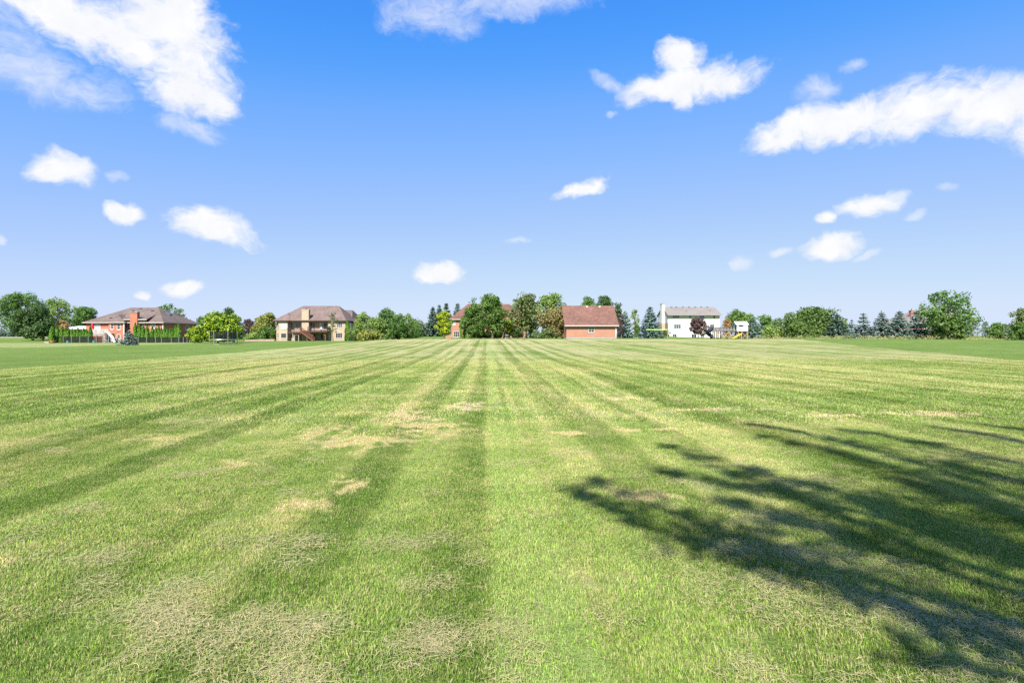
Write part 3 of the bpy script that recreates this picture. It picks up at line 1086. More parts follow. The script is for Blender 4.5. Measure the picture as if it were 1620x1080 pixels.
# ------------------------------------------------------------------ orange-red brick house with deck and pool
def red_brick_house():
    D = 141.3
    zb = -.2
    xl, xr = PX(136, D), PX(257, D)
    yb = D + 15.5
    ze = 4.96
    root = thing('brick_house', ((xl + xr) / 2, D + 7, h1((xl + xr) / 2, D)), "orange brick house with brown hip roof beside a fenced pool", 'house')
    bx0, bx1, bx2, bx3 = PX(171, D), PX(182.5, D - 2), PX(196, D - 2), PX(197.5, D)
    cx0, cx1 = PX(198.5, D), PX(232, D)
    zc = 5.70
    walls = [
        (Wall((xl, D), (bx0, D)), zb, ze, [(150, 158.6, 512.8, 524.2, 2, 'door')]),
        (Wall((bx0, D), (bx1, D - 2)), zb, ze, [(175, 179.6, 512.3, 520.5, 1, 'window'), (176, 180, 529, 535.5, 1, 'window')]),
        (Wall((bx1, D - 2), (bx2, D - 2)), zb, ze, [(185.2, 190.3, 512, 521, 1, 'window'), (185.2, 190.3, 529, 535.5, 1, 'window')]),
        (Wall((bx2, D - 2), (bx3, D)), zb, ze, []),
        (Wall((bx3, D), (cx1, D)), zb, zc, [(199.2, 204.6, 512.6, 521, 2, 'window'), (199.2, 204.6, 507.4, 510.2, 2, 'window'), (221.5, 228.5, 512.6, 521, 2, 'window'), (221.5, 228.5, 507.4, 510.2, 2, 'window'),
                                            (199.2, 204.6, 529, 536, 1, 'window')]),
        (Wall((cx1, D), (xr, D)), zb, ze, [(239, 246, 512, 518.8, 3, 'window')]),
        (Wall((xr, D), (xr, yb)), zb, ze, [(293.6, 298.2, 515, 522, 2, 'window'), (293.6, 298.2, 530, 534, 1, 'window')]),
        (Wall((xr, yb), (xl, yb)), zb, ze, []),
        (Wall((xl, yb), (xl, D)), zb, ze, []),
    ]
    mb = MB()
    wins = []
    for w, a, b, ops in walls:
        rects = [w.rect(*o[:4]) for o in ops]
        w.face(mb, a, b, rects)
        for r, o in zip(rects, ops):
            wins.append((w, r, o))
    mb.build('wall', M['brick_red'], root)
    for w, r, o in wins:
        door = o[5] == 'door'
        add_window(root, w, r, o[4], 1 if o[3] - o[2] < 4 else 2, 'white', 'blind' if door else 'glass', 'patio_door' if door else 'window')
    pts, fc = hip(xl - .55, xr + .55, D - .55, yb + .5, ze, PX(207, 149), PX(251, 149), 149.0, 8.97)
    solid_roof(root, pts, fc, M['roof_brown'], trim='cream')
    # bay roof
    e = .45
    ap = (PX(187.5, 142.4), 142.4, 6.95)
    bp = (ap[0], 145.4, 6.95)
    pts = [(bx0 - e, D + .2, ze - .004), (bx1 - e * .5, D - 2 - e, ze - .004), (bx2 + e, D - 2 - e, ze - .004), (bx3 + e * 1.2, D + .2, ze - .004), ap, bp]
    solid_roof(root, pts, [[0, 1, 4], [1, 2, 4], [2, 3, 4], [3, 5, 4], [0, 4, 5]], M['roof_brown'], name='bay_roof', trim='cream')
    # raised middle section
    pts = [(cx0 - 1.1, D - .75, zc), (cx1 + .55, D - .75, zc), (cx1 + .1, D + 3.4, zc + 1.25), (cx0 - .4, D + 3.4, zc + 1.25)]
    solid_roof(root, pts, [[0, 1, 2, 3]], M['roof_brown'], name='middle_roof', trim='cream')
    chimney(root, PX(205.6, D - 1), PX(217, D - 1), D - 1.0, D - .05, -.1, PZ(494.5, D - 1), 'brick_red')
    # downspout
    xd = bx2 + .12
    MB().box(xd - .1, xd + .1, D - 2.22, D - 2.05, .1, ze - .2).build('downspout', M['white'], root)
    MB().box(xr + .05, xr + .22, D - .1, D + .07, .1, ze - .2).build('downspout', M['white'], root)
    sl = (8.97 - ze) / (149 - (D - .55))
    for px, py in ((223, 488.5), (241.5, 492), (175.5, 503), (281, 506)):
        # stand on the roof plane
        for yy in np.arange(D, 149, .1):
            z = ze + (yy - (D - .55)) * sl
            if PZ(py, yy) <= z:
                break
        if px == 281:
            roof_vent(root, PX(px, 150.5), 150.5, 5.98, 'white', .25)
        else:
            roof_vent(root, PX(px, yy), float(yy), float(z), 'dark', .28)
    MB().hexa([(-90.3, 148.3, 7.35), (-89.3, 148.3, 6.9), (-89.3, 149.6, 6.9), (-90.3, 149.6, 7.35), (-90.25, 148.35, 7.75), (-89.25, 148.35, 7.15), (-89.25, 149.55, 7.15), (-90.25, 149.55, 7.75)]).build('skylight', M['glass_blue'], root)
    # raised deck
    dx0, dx1, dy = PX(143, D - 4), PX(170.5, D - 4), D - 4
    zf = 2.15
    dk = MB().box(dx0, dx1, dy, D - .02, zf - .12, zf).build('deck', M['wood_grey'], root)
    MB().box(dx0 + .02, dx1 - .02, dy - .03, dy - .002, zf - .45, zf - .125).build('rim_board', M['wood_grey'], dk)
    for xx in np.linspace(dx0 + .2, dx1 - .3, 4):
        MB().box(xx - .09, xx + .09, dy + .1, dy + .28, h1(xx, dy) - .1, zf - .13).build('deck_post', M['wood_grey'], dk)
    railing(dk, (dx0, dy + .05), (dx1, dy + .05), zf, 1.0, 'white', .18)
    railing(dk, (dx0 + .05, dy), (dx0 + .05, D), zf, 1.0, 'white', .18)
    return root, (dx0, dy, zf)


lh, deck0 = red_brick_house()

# red parasol, closed, on the deck
ux, uy, uz = PX(146.2, 138.3), 138.3, deck0[2]
um = thing('parasol', (ux, uy, uz), "closed red parasol standing on the brick house's white railed deck", 'parasol')
MB().tube([(ux, uy, uz), (ux, uy, uz + 2.65)], [.03, .025], 8).build('pole', M['grey_metal'], um)
MB().lathe((ux, uy, uz), [(.30, .95), (.34, 1.15), (.27, 1.9), (.16, 2.35), (.05, 2.6)], 12).build('canopy', M['red_cloth'], um)
MB().lathe((ux, uy, uz), [(.28, 0.01), (.28, .1), (.06, .16)], 12).build('base', M['concrete'], um)


# ------------------------------------------------------------------ tan stone house with wooden deck and stairs
def tan_house():
    D = 155.0
    zb = -.1
    xl, xr = PX(437.6, D), PX(547, D)
    yb = D + 13
    ze = 5.72
    Db = D - 1.6       # bay front
    root = thing('stone_house', ((xl + xr) / 2, D + 6, h1((xl + xr) / 2, D)), "tan stone house with mauve hip roof and a raised reddish wooden deck", 'house')
    b0, b1, b2, b3 = (PX(437.2, D - .2), D - .2), (PX(441.5, Db), Db), (PX(455, Db), Db), (PX(459, D), D)
    r0, r1 = (PX(519, D - 1), D - 1), (PX(546.8, D - 1), D - 1)
    walls = [
        (Wall(b0, b1), [(438.6, 440.7, 509.8, 519.3, 1, 'glass_blue'), (438.6, 440.7, 526.8, 535, 1, 'glass_blue')]),
        (Wall(b1, b2), [(444.4, 453, 509.8, 520, 2, 'blind'), (444.4, 453, 527, 534.8, 1, 'glass')]),
        (Wall(b2, b3), []),
        (Wall(b3, (PX(519, D), D)), [(460, 463.6, 510.2, 522, 1, 'glass_blue'), (468, 475.9, 510.2, 519, 2, 'glass_blue'), (490.8, 498.8, 510.2, 520.3, 2, 'glass_blue'), (505, 509.5, 510.2, 521.5, 1, 'blind'),
                                     (511.8, 518, 510.2, 521.5, 1, 'glass_blue'), (460, 463.4, 527.2, 535.4, 1, 'glass'), (469.8, 474.4, 527.2, 535.4, 1, 'glass'), (507.4, 511, 527.5, 537.2, 1, 'glass'), (495, 499, 527.5, 536, 1, 'glass')]),
        (Wall((PX(519, D), D), r0), []),
        (Wall(r0, r1), [(532.5, 541.6, 509.8, 518, 3, 'glass_blue'), (531, 541.6, 526.3, 534.8, 3, 'glass')]),
        (Wall(r1, (xr, yb)), [(553, 557, 511, 519, 1, 'glass')]),
        (Wall((xr, yb), (xl, yb)), []),
        (Wall((xl, yb), b0), []),
    ]
    mb = MB()
    wins = []
    for w, ops in walls:
        rects = [w.rect(*o[:4]) for o in ops]
        w.face(mb, zb, ze, rects)
        wins += [(w, r, o) for r, o in zip(rects, ops)]
    mb.build('wall', M['stone_tan'], root)
    for w, r, o in wins:
        add_window(root, w, r, o[4], 1, 'cream', o[5])
    pts, fc = hip(xl - .5, xr + .6, D - 1.55, yb + .5, ze, PX(479.8, 161.5), PX(536.2, 161.5), 161.5, 10.07)
    solid_roof(root, pts, fc, M['roof_mauve'], trim='wood_dark')
    ap = (PX(455.5, 156.6), 156.6, PZ(495, 156.6))
    e = .4
    pts = [(b0[0] - e - .1, D + 1.2, ze - .006), (b1[0] - e * .5, Db - e, ze - .006), (b2[0] + e, Db - e, ze - .006), (PX(467.5, D - 1), D - .6, ze - .006), ap, (ap[0] + .6, 160.2, ap[2])]
    solid_roof(root, pts, [[0, 1, 4], [1, 2, 4], [2, 3, 4], [3, 5, 4], [0, 4, 5]], M['roof_mauve'], name='bay_roof', trim='wood_dark')
    # lower wing roof at the back right
    wx = PX(572, 170)
    pts, fc = hip(xr - 3, wx, 159.5, 176.5, ze - .3, PX(541.5, 167.5), PX(558, 168), 168.0, PZ(490.5, 168))
    solid_roof(root, pts, fc, M['roof_mauve'], name='wing_roof', trim='wood_dark')
    mb = MB()
    Wall((wx - .7, 160.2), (wx - .7, 175.8)).face(mb, 0, ze - .5)
    Wall((xr - .2, 160.2), (wx - .7, 160.2)).face(mb, 0, ze - .5)
    mb.build('wing_wall', M['stone_tan'], root)
    chimney(root, PX(477.3, D - 1.3), PX(488.3, D - 1.3), D - 1.3, D - .05, 0, PZ(490.5, D - 1.3), 'stone_tan', 'cream', 1)
    px_, py_ = PX(522.6, 157.0), 157.0
    MB().tube([(px_, py_, 6.6), (px_, py_, PZ(492.5, 157))], [.13, .13], 8).build('vent_pipe', M['grey_metal'], root)
    roof_vent(root, PX(554.4, 164.5), 164.5, PZ(499.3, 164.5), 'white', .16)
    # deck
    zf = PZ(523.0, 152.5)
    y0, y1 = 151.2, D - .03
    xa, xm, xe = PX(454.2, y0), PX(477.2, y0), PX(517.8, y0)
    dk = MB().box(xm, xe, y0, y1, zf - .1, zf).build('deck', M['wood_red'], root)
    MB().box(xa, xm - .01, y0 + .3, y1, zf - .42, zf - .3).build('lower_deck', M['wood_red'], dk)
    MB().box(xm + .01, xe - .01, y0 - .05, y0 - .002, zf - .5, zf - .02).build('rim_board', M['wood_dark'], dk)
    MB().box(xa, xm - .02, y0 + .24, y0 + .298, zf - .75, zf - .31).build('rim_board', M['wood_dark'], dk)
    for px in (455, 475.4, 492.8, 514.6):
        x_ = PX(px, y0 + .4)
        MB().box(x_ - .12, x_ + .12, y0 + .35, y0 + .59, h1(x_, y0) - .15, zf - .5).build('deck_post', M['wood_red'], dk)
        if px > 480:
            for sg in (-1, 1):
                if px > 510 and sg > 0:
                    continue
                MB().beam((x_ + sg * .1, y0 + .47, zf - 1.35), (x_ + sg * .95, y0 + .47, zf - .52), .14).build('brace', M['wood_red'], dk)
    railing(dk, (xm + 1.6, y0 + .06), (xe, y0 + .06), zf, .98, 'wood_dark', .17)
    railing(dk, (xe - .05, y0 + .1), (xe - .05, y1), zf, .98, 'wood_dark', .17)
    railing(dk, (xa, y0 + .36), (xm - .2, y0 + .36), zf - .3, .98, 'wood_dark', .17)
    # stair down to the lawn
    sx0, sx1 = xm + .1, PX(496, y0 - .8)
    zg = h1(sx1, y0)
    st = MB().box(sx0, sx0 + .02, y0 - 1.25, y0 - .08, zf - .1, zf - .05).build('stairs', M['wood_red'], root)
    for yy in (y0 - 1.28, y0 - .12):
        MB().beam((sx0, yy, zf - .15), (sx1, yy, zg + .05), .07, .34).build('stringer', M['wood_red'], st)
    n = 13
    for i in range(n):
        t_ = (i + .5) / n
        x_ = sx0 + (sx1 - sx0) * t_
        z = zf * (1 - t_) + zg * t_ - .03
        MB().box(x_ - .16, x_ + .16, y0 - 1.22, y0 - .16, z - .05, z).build('tread', M['wood_red'], st)
    for yy in (y0 - 1.3, y0 - .1):
        railing(st, (sx0, yy, zf - .05), (sx1, yy, zg + .1), 0, .95, 'wood_red', .2, 'handrail')
    # landing under the lower deck
    lx0, lx1 = PX(468, y0), PX(475.4, y0)
    zl = PZ(529.0, y0)
    ld = MB().box(lx0, lx1, y0 - 1.2, y0 + .2, zl - .15, zl).build('landing', M['wood_red'], root)
    for xx in (lx0 + .1, lx1 - .1):
        MB().box(xx - .09, xx + .09, y0 - 1.15, y0 - .97, zg - .1, zl - .16).build('landing_post', M['wood_grey'], ld)
    return root, zf


th, zdeck = tan_house()

# white deck chairs on the tan house's deck
def deck_chair(px, D, z, label):
    x = PX(px, D)
    r = thing('deck_chair', (x, D, z), label, 'chair')
    MB().hexa([(x - .28, D - .3, z + .36), (x + .28, D - .3, z + .36), (x + .28, D + .25, z + .3), (x - .28, D + .25, z + .3), (x - .28, D - .3, z + .42), (x + .28, D - .3, z + .42), (x + .28, D + .25, z + .36), (x - .28, D + .25, z + .36)]).build('seat', M['white'], r)
    MB().hexa([(x - .28, D + .22, z + .34), (x + .28, D + .22, z + .34), (x + .28, D + .27, z + .34), (x - .28, D + .27, z + .34), (x - .24, D + .5, z + 1.0), (x + .24, D + .5, z + 1.0), (x + .24, D + .55, z + 1.0), (x - .24, D + .55, z + 1.0)]).build('backrest', M['white'], r)
    for sx in (-1, 1):
        for yy in (-.26, .22):
            MB().box(x + sx * .27 - .03, x + sx * .27 + .03, D + yy - .03, D + yy + .03, z, z + .36).build('leg', M['white'], r)
        MB().box(x + sx * .31 - .05, x + sx * .31 + .05, D - .3, D + .35, z + .6, z + .64).build('armrest', M['white'], r)


deck_chair(507, 153.0, zdeck, "white deck chair by the railing of the stone house's deck")


# ------------------------------------------------------------------ salmon brick house behind the trees in the middle
def middle_house():
    D = 150.0
    zb = .55
    xl, xr = PX(714, D), PX(832, D)
    yb = D + 14
    ze = 6.0
    root = thing('brick_house', ((xl + xr) / 2, D + 7, h1((xl + xr) / 2, D)), "salmon brick house with red hip roof half hidden by green trees", 'house')
    w = Wall((xl, D), (xr, D))
    ops = [(715.6, 720.4, 507.2, 514.3, 1, 'blind', 'window'), (717.8, 726.8, 524.2, 533.2, 3, 'glass', 'window'), (740, 748.2, 525, 533, 3, 'glass', 'window'), (757, 763, 525, 533, 2, 'glass', 'window'),
           (776, 783, 525, 533, 2, 'glass', 'window'), (797.2, 806, 525.4, 534.2, 2, 'glass', 'patio_door'), (745, 751, 508, 515, 2, 'glass', 'window'), (782, 789, 508, 515, 2, 'glass', 'window'), (815, 822, 525, 533, 2, 'glass', 'window')]
    rects = [w.rect(*o[:4]) for o in ops]
    mb = MB()
    w.face(mb, zb, ze, rects)
    Wall((xr, D), (xr, yb)).face(mb, zb, ze)
    Wall((xr, yb), (xl, yb)).face(mb, zb, ze)
    Wall((xl, yb), (xl, D)).face(mb, zb, ze)
    mb.build('wall', M['brick_salmon'], root)
    for r, o in zip(rects, ops):
        add_window(root, w, r, o[4], 2, 'cream', o[5], o[6])
    MB().box(PX(705, D), xl - .01, D + .3, D + 4, zb, PZ(529.5, D)).build('low_wing_wall', M['brick_salmon'], root)
    pts, fc = hip(xl - .5, xr + .5, D - .55, yb + .5, ze, PX(740, 157), PX(805.8, 157), 157.0, PZ(480.8, 157))
    solid_roof(root, pts, fc, M['roof_red'], trim='cream')


middle_house()


# ------------------------------------------------------------------ brick garage with gable roof
def garage():
    D = 120.0
    zb = .75
    xl, xr = PX(896.0, D), PX(975, D)
    yb = D + 12
    ze = PZ(513, D) + .02
    root = thing('brick_garage', ((xl + xr) / 2, D + 6, h1((xl + xr) / 2, D)), "single storey salmon brick outbuilding with a plain red gable roof", 'garage')
    w = Wall((xl, D), (xr, D))
    r = w.rect(931, 940, 517.2, 525.6)
    zf = zb + .5
    mb = MB()
    w.face(mb, zf, ze, [r])
    Wall((xr, D), (xr, yb)).face(mb, zf, ze)
    Wall((xr, yb), (xl, yb)).face(mb, zf, ze)
    Wall((xl, yb), (xl, D)).face(mb, zf, ze)
    zr = PZ(483.6, D + 6)
    for x_ in (xl, xr):
        mb.poly([(x_, D, ze), (x_, yb, ze), (x_, D + 6, zr - .25)] if x_ == xr else [(x_, yb, ze), (x_, D, ze), (x_, D + 6, zr - .25)])
    mb.build('wall', M['brick_salmon'], root)
    MB().box(xl - .03, xr + .03, D - .03, yb + .03, zb - .3, zf - .002).build('foundation', M['concrete'], root)
    add_window(root, w, r, 2, 2, 'cream', 'glass')
    a, b = xl - .45, xr + .5
    ye = D - .5
    sl = (zr - ze) / 6.0
    pts = [(a, ye, ze - .5 * sl + .15), (b, ye, ze - .5 * sl + .15), (b, D + 6, zr + .02), (a, D + 6, zr + .02), (b, yb + .5, ze - .5 * sl + .15), (a, yb + .5, ze - .5 * sl + .15)]
    solid_roof(root, pts, [[0, 1, 2, 3], [3, 2, 4, 5]], M['roof_red'], trim='cream', thick=.24)
    MB().box(xr - .16, xr - .02, D - .12, D - .01, zf + .05, ze - .2).build('downspout', M['white'], root)
    for px in (928.3, 948.6):
        roof_vent(root, PX(px, D + 5.6), D + 5.6, zr - .2, 'cream', .2)


garage()


# ------------------------------------------------------------------ cream siding house, three storeys on this side
def cream_house():
    D = 190.0
    zb = .35
    xl, xr = PX(1056.4, D), PX(1138.6, D)
    yb = D + 13
    ze = PZ(497.6, D)
    zr = PZ(485.9, D + 6.5)
    root = thing('cream_house', ((xl + xr) / 2, D + 6, h1((xl + xr) / 2, D)), "tall cream sided house with grey gable roof and side chimney", 'house')
    w = Wall((xl, D), (xr, D))
    ops = [(1064.2, 1074.6, 498.8, 502.8, 3, 'glass_blue'), (1090, 1093.6, 498.8, 502.8, 1, 'glass_blue'), (1107, 1114, 498.8, 502.8, 2, 'glass_blue'), (1128.4, 1131.6, 498.8, 503.5, 1, 'glass_blue'),
           (1066.2, 1077.2, 512.8, 520, 3, 'glass_blue'), (1123.2, 1129.8, 512.8, 517.8, 2, 'glass'), (1064.2, 1070.6, 528.2, 533, 2, 'glass'), (1094, 1102, 528.2, 534.2, 2, 'glass'), (1108.2, 1114.2, 528.4, 534.0, 2, 'glass_blue')]
    rects = [w.rect(*o[:4]) for o in ops]
    mb = MB()
    w.face(mb, zb, ze, rects)
    Wall((xr, D), (xr, yb)).face(mb, zb, ze)
    Wall((xr, yb), (xl, yb)).face(mb, zb, ze)
    mb.poly([(xr, D, ze), (xr, yb, ze), (xr, D + 6.5, zr - .2)])
    mb.build('wall', M['siding'], root)
    for r, o in zip(rects, ops):
        add_window(root, w, r, o[4], 1, 'white', o[5], 'patio_door' if o[0] == 1094 else 'window')
    ws = Wall((xl, yb), (xl, D))
    zm = PZ(511.5, D + 6)
    rs_ = (1.6, 3.0, 6.6, 8.4)
    mb = MB()
    ws.face(mb, zm, ze, [rs_])
    mb.poly([(xl, yb, ze), (xl, D, ze), (xl, D + 6.5, zr - .2)])
    mb.build('gable_wall', M['siding_shaded'], root, "gable wall with shade painted into its siding")
    mb = MB()
    ws.box(mb, -.02, ws.L + .0, -.1, .04, zb, zm - .003)
    mb.build('stone_base', M['stone_brown'], root, "brown stone lower gable wall")
    add_window(root, ws, rs_, 1, 1, 'white', 'glass')
    ch = MB().box(xl - 1.1, xl - .06, D + 3.2, D + 5.6, zm + .002, PZ(481, D + 4)).build('chimney', M['siding'], root)
    MB().box(xl - 1.14, xl - .05, D + 3.16, D + 5.64, zb, zm).build('chimney_base', M['stone_tan'], ch)
    MB().box(xl - 1.2, xl + .05, D + 3.1, D + 5.7, PZ(481, D + 4) + .002, PZ(481, D + 4) + .14).build('chimney_cap', M['grey_metal'], ch)
    MB().tube([(xl - .55, D + 4.4, PZ(481, D + 4) + .1), (xl - .55, D + 4.4, PZ(478.6, D + 4))], [.14, .14], 8).build('flue', M['grey_metal'], ch)
    a, b = xl - .3, xr + .5
    sl = (zr - ze) / 6.5
    pts = [(a, D - .95, ze - .95 * sl + .34), (b, D - .95, ze - .95 * sl + .34), (b, D + 6.5, zr + .05), (a, D + 6.5, zr + .05), (b, yb + .6, ze - .6 * sl + .2), (a, yb + .6, ze - .6 * sl + .2)]
    solid_roof(root, pts, [[0, 1, 2, 3], [3, 2, 4, 5]], M['roof_grey'], trim='grey_metal', thick=.25)
    for px, py in ((1085.2, 491.2), (1122.6, 491.2)):
        roof_vent(root, PX(px, D + 3), D + 3.0, ze + 3 * sl + .1, 'dark', .25)
    for px in (1062, 1070, 1080, 1090, 1100, 1109, 1119):
        roof_vent(root, PX(px, D + 6.2), D + 6.2, zr - .06, 'dark', .3)
    MB().box(xr - .2, xr - .04, D - .12, D - .01, zb + .5, ze - .1).build('downspout', M['white'], root)


cream_house()


# ------------------------------------------------------------------ brick house behind the spruces
def far_right_house():
    D = 168.0
    xl, xr = PX(1432, D), PX(1524, D)
    yb = D + 12
    root = thing('brick_house', ((xl + xr) / 2, D + 6, h1((xl + xr) / 2, D)), "brick house with pale grey roof showing behind the row of blue spruces", 'house')
    zb, ze = -.2, PZ(511, D)
    w = Wall((xl, D), (xr, D))
    ops = [(1462, 1470, 515, 524, 2), (1482, 1488, 515, 524, 2), (1502, 1507, 522, 533, 1), (1514, 1519, 515, 524, 1)]
    rects = [w.rect(*o[:4]) for o in ops]
    mb = MB()
    w.face(mb, zb, ze, rects)
    Wall((xr, D), (xr, yb)).face(mb, zb, ze)
    Wall((xr, yb), (xl, yb)).face(mb, zb, ze)
    Wall((xl, yb), (xl, D)).face(mb, zb, ze)
    mb.build('wall', M['brick_salmon'], root)
    for r, o in zip(rects, ops):
        add_window(root, w, r, o[4], 1, 'white', 'blind')
    pts, fc = hip(xl - .6, xr + .6, D - .6, yb + .6, ze, PX(1450, 174), PX(1500, 174), 174.0, PZ(489, 174))
    solid_roof(root, pts, fc, M['roof_grey'], trim='white')
    chimney(root, PX(1441.5, 170), PX(1446.5, 170), 170.0, 171.0, 2.0, PZ(491.5, 170), 'brick_red', 'concrete', 1)


far_right_house()


# ------------------------------------------------------------------ slate roofed house at the far left
def far_left_house():
    D = 235.0
    xl, xr = PX(-12, D), PX(13, D)
    z0 = h1(xl, D)
    root = thing('far_house', ((xl + xr) / 2, D + 4, z0), "low house with dark slate blue roof far off behind the spruces", 'house')
    ze, zr = PZ(529.6, D), PZ(522.8, D + 4)
    mb = MB()
    for a, b in (((xl, D), (xr, D)), ((xr, D), (xr, D + 8)), ((xr, D + 8), (xl, D + 8)), ((xl, D + 8), (xl, D))):
        Wall(a, b).face(mb, z0 - .5, ze)
    mb.build('wall', M['siding'], root)
    pts, fc = hip(xl - .5, xr + .5, D - .5, D + 8.5, ze, xl + 2.6, xr - 2.6, D + 4, zr)
    solid_roof(root, pts, fc, M['roof_slate'])


far_left_house()

# white pool pavilion behind the arborvitae
D = 158.0
x0, x1 = PX(103, D), PX(139, D)
pv = thing('pool_pavilion', ((x0 + x1) / 2, D + 2, h1(x0, D)), "white open pavilion with flat pale blue roof behind the arborvitae", 'pavilion')
zt = PZ(517.0, D)
MB().hexa([(x0 + 1.5, D - .3, zt - .35), (x1, D - .3, zt - .35), (x1, D + 4.5, zt - .2), (x0, D + 4.5, zt - .2), (x0 + 1.7, D - .25, zt - .05), (x1, D - .25, zt - .05), (x1, D + 4.5, zt + .35), (x0 + .3, D + 4.5, zt + .35)]).build('roof', M['metal_white'], pv)
MB().box(x0 + 1.3, x1 - .05, D - .45, D - .31, zt - .62, zt - .1).build('fascia', M['white'], pv)
for x_ in np.linspace(x0 + 1.5, x1 - .3, 5):
    MB().box(x_ - .1, x_ + .1, D - .2, D, h1(x_, D) - .2, zt - .36).build('post', M['white'], pv)
MB().box(x0 + .4, x1 - .1, D + 3.9, D + 4.1, h1(x0, D), zt - .4).build('back_wall', M['white'], pv)


# ------------------------------------------------------------------ pool fence, slide and small garden things
def metal_fence(px0, px1, D, posts, ztop, label):
    x0, x1 = PX(px0, D), PX(px1, D)
    r = thing('pool_fence', ((x0 + x1) / 2, D, h1((x0 + x1) / 2, D)), label, 'fence')
    for px in posts:
        x = PX(px, D)
        MB().tube([(x, D, h1(x, D) - .2), (x, D, ztop + .06)], [.05, .05], 8).build('post', M['grey_metal'], r)
    MB().beam((x0, D, ztop), (x1, D, ztop), .05).build('top_rail', M['dark'], r)
    MB().beam((x0, D, h1(x0, D) + .08), (x1, D, h1(x1, D) + .08), .04).build('bottom_rail', M['dark'], r)
    MB().quad((x0, D + .03, h1(x0, D) + .05), (x1, D + .03, h1(x1, D) + .05), (x1, D + .03, ztop), (x0, D + .03, ztop))
    mb = MB().box(x0, x1, D + .012, D + .02, h1(x0, D) + .06, ztop - .03)
    mb.build('wire_mesh', M['net_fence'], r)
    return r


metal_fence(86.8, 163, 128.0, (87.2, 100, 113, 126.4, 139.6, 152.3, 162.6), PZ(532.2, 128), "black mesh pool fence in front of the row of arborvitae")
metal_fence(212, 300, 128.6, (212.4, 218.6, 232, 246, 255.4, 271, 283, 290, 296, 299.6), PZ(533.4, 128.6), "black mesh fence below the brick house's shaded side wall")

# rocky pool slide
D = 130.0
sx = PX(168, D)
sl = thing('pool_slide', (sx, D, h1(sx, D)), "pool slide with white chute running down from a grey rock tower", 'pool slide')


def rock_mesh(c, r, seed, n=9, m=14):
    rr = np.random.default_rng(seed)
    mb = MB()
    prof = []
    for i in range(n):
        t_ = i / (n - 1)
        for j in range(m):
            a = 2 * math.pi * j / m
            k = 1 + .22 * math.sin(3 * a + seed + 4 * t_) + rr.uniform(-.12, .12)
            k *= (1.0 - .55 * t_ ** 1.5) if i < n - 1 else .12
            mb.v.append((c[0] + r[0] * k * math.cos(a), c[1] + r[1] * k * math.sin(a), c[2] + r[2] * (t_ + (rr.uniform(-.03, .03) if 0 < i < n - 1 else 0))))
    for i in range(n - 1):
        for j in range(m):
            a, b = i * m + j, i * m + (j + 1) % m
            mb.f.append((a, b, b + m, a + m))
    mb.f.append(tuple((n - 1) * m + j for j in range(m)))
    return mb


rock_mesh((PX(166.2, D), D, h1(sx, D) - .1), (.78, .7, PZ(525.4, D) - h1(sx, D) + .1), 3).build('rock_tower', M['rock'], sl, "grey brown rock tower of the slide")
zt = PZ(526.0, D)
path = [(PX(167.5, D), D, zt), (PX(172, D), D - .2, zt - .25), (PX(176.5, D - .5), D - .5, zt - 1.1), (PX(178.2, D - 1), D - 1.0, zt - 1.6), (PX(178, D - 1.4), D - 1.4, .35), (PX(180.5, D - 1.8), D - 1.8, .12)]
mb = MB()
ring = []
for k, p in enumerate(path):
    a, b = Vector(path[max(0, k - 1)]), Vector(path[min(len(path) - 1, k + 1)])
    s = (b - a).cross(Vector((0, 0, 1))).normalized()
    row = []
    for q in range(9):
        t_ = math.pi * q / 8
        row.append(Vector(p) + s * (-math.cos(t_) * .30) + Vector((0, 0, .32 - math.sin(t_) * .32)))
    for q in range(8, -1, -1):
        t_ = math.pi * q / 8
        row.append(Vector(p) + s * (-math.cos(t_) * .35) + Vector((0, 0, .30 - math.sin(t_) * .37)))
    ring.append(len(mb.v))
    mb.v += [tuple(v) for v in row]
for k in range(len(path) - 1):
    for q in range(18):
        a, b = ring[k] + q, ring[k] + (q + 1) % 18
        mb.f.append((a, b, ring[k + 1] + (q + 1) % 18, ring[k + 1] + q))
mb.build('chute', M['slide_white'], sl, smooth=True)
for px, dz in ((172, .35), (176, 1.1)):
    MB().tube([(PX(px, D - .2), D - .2, h1(sx, D) - .1), (PX(px, D - .2), D - .2, zt - dz - .05)], [.09, .08], 8).build('support', M['grey_metal'], sl)
for i, (px, w_, hh) in enumerate(((184, 1.0, 1.25), (189, .9, 1.0), (193.5, .8, .8))):
    x = PX(px, 131.0)
    o = rock_mesh((x, 131.0 + .2 * i, h1(x, 131) - .1), (w_ * .55, .6, hh), 20 + i, 6, 11).build('boulder', M['rock'])
    tag(o, ("tallest grey brown boulder just right of the white pool slide", "middle one of three boulders between pool slide and blue spruce", "lowest boulder beside the small blue spruce by the pool")[i], 'boulder', 'boulders by the pool slide')


def pot(px, D, mat, label):
    x = PX(px, D)
    z = h1(x, D)
    r = thing('flower_pot', (x, D, z), label, 'pot')
    MB().lathe((x, D, z), [(.16, 0), (.27, .34), (.31, .36), (.31, .42), (.25, .43)], 14).build('bowl', M[mat], r)
    MB().lathe((x, D, z), [(.24, .40), (.22, .46), (.05, .5)], 10).build('soil', M['bark'], r)


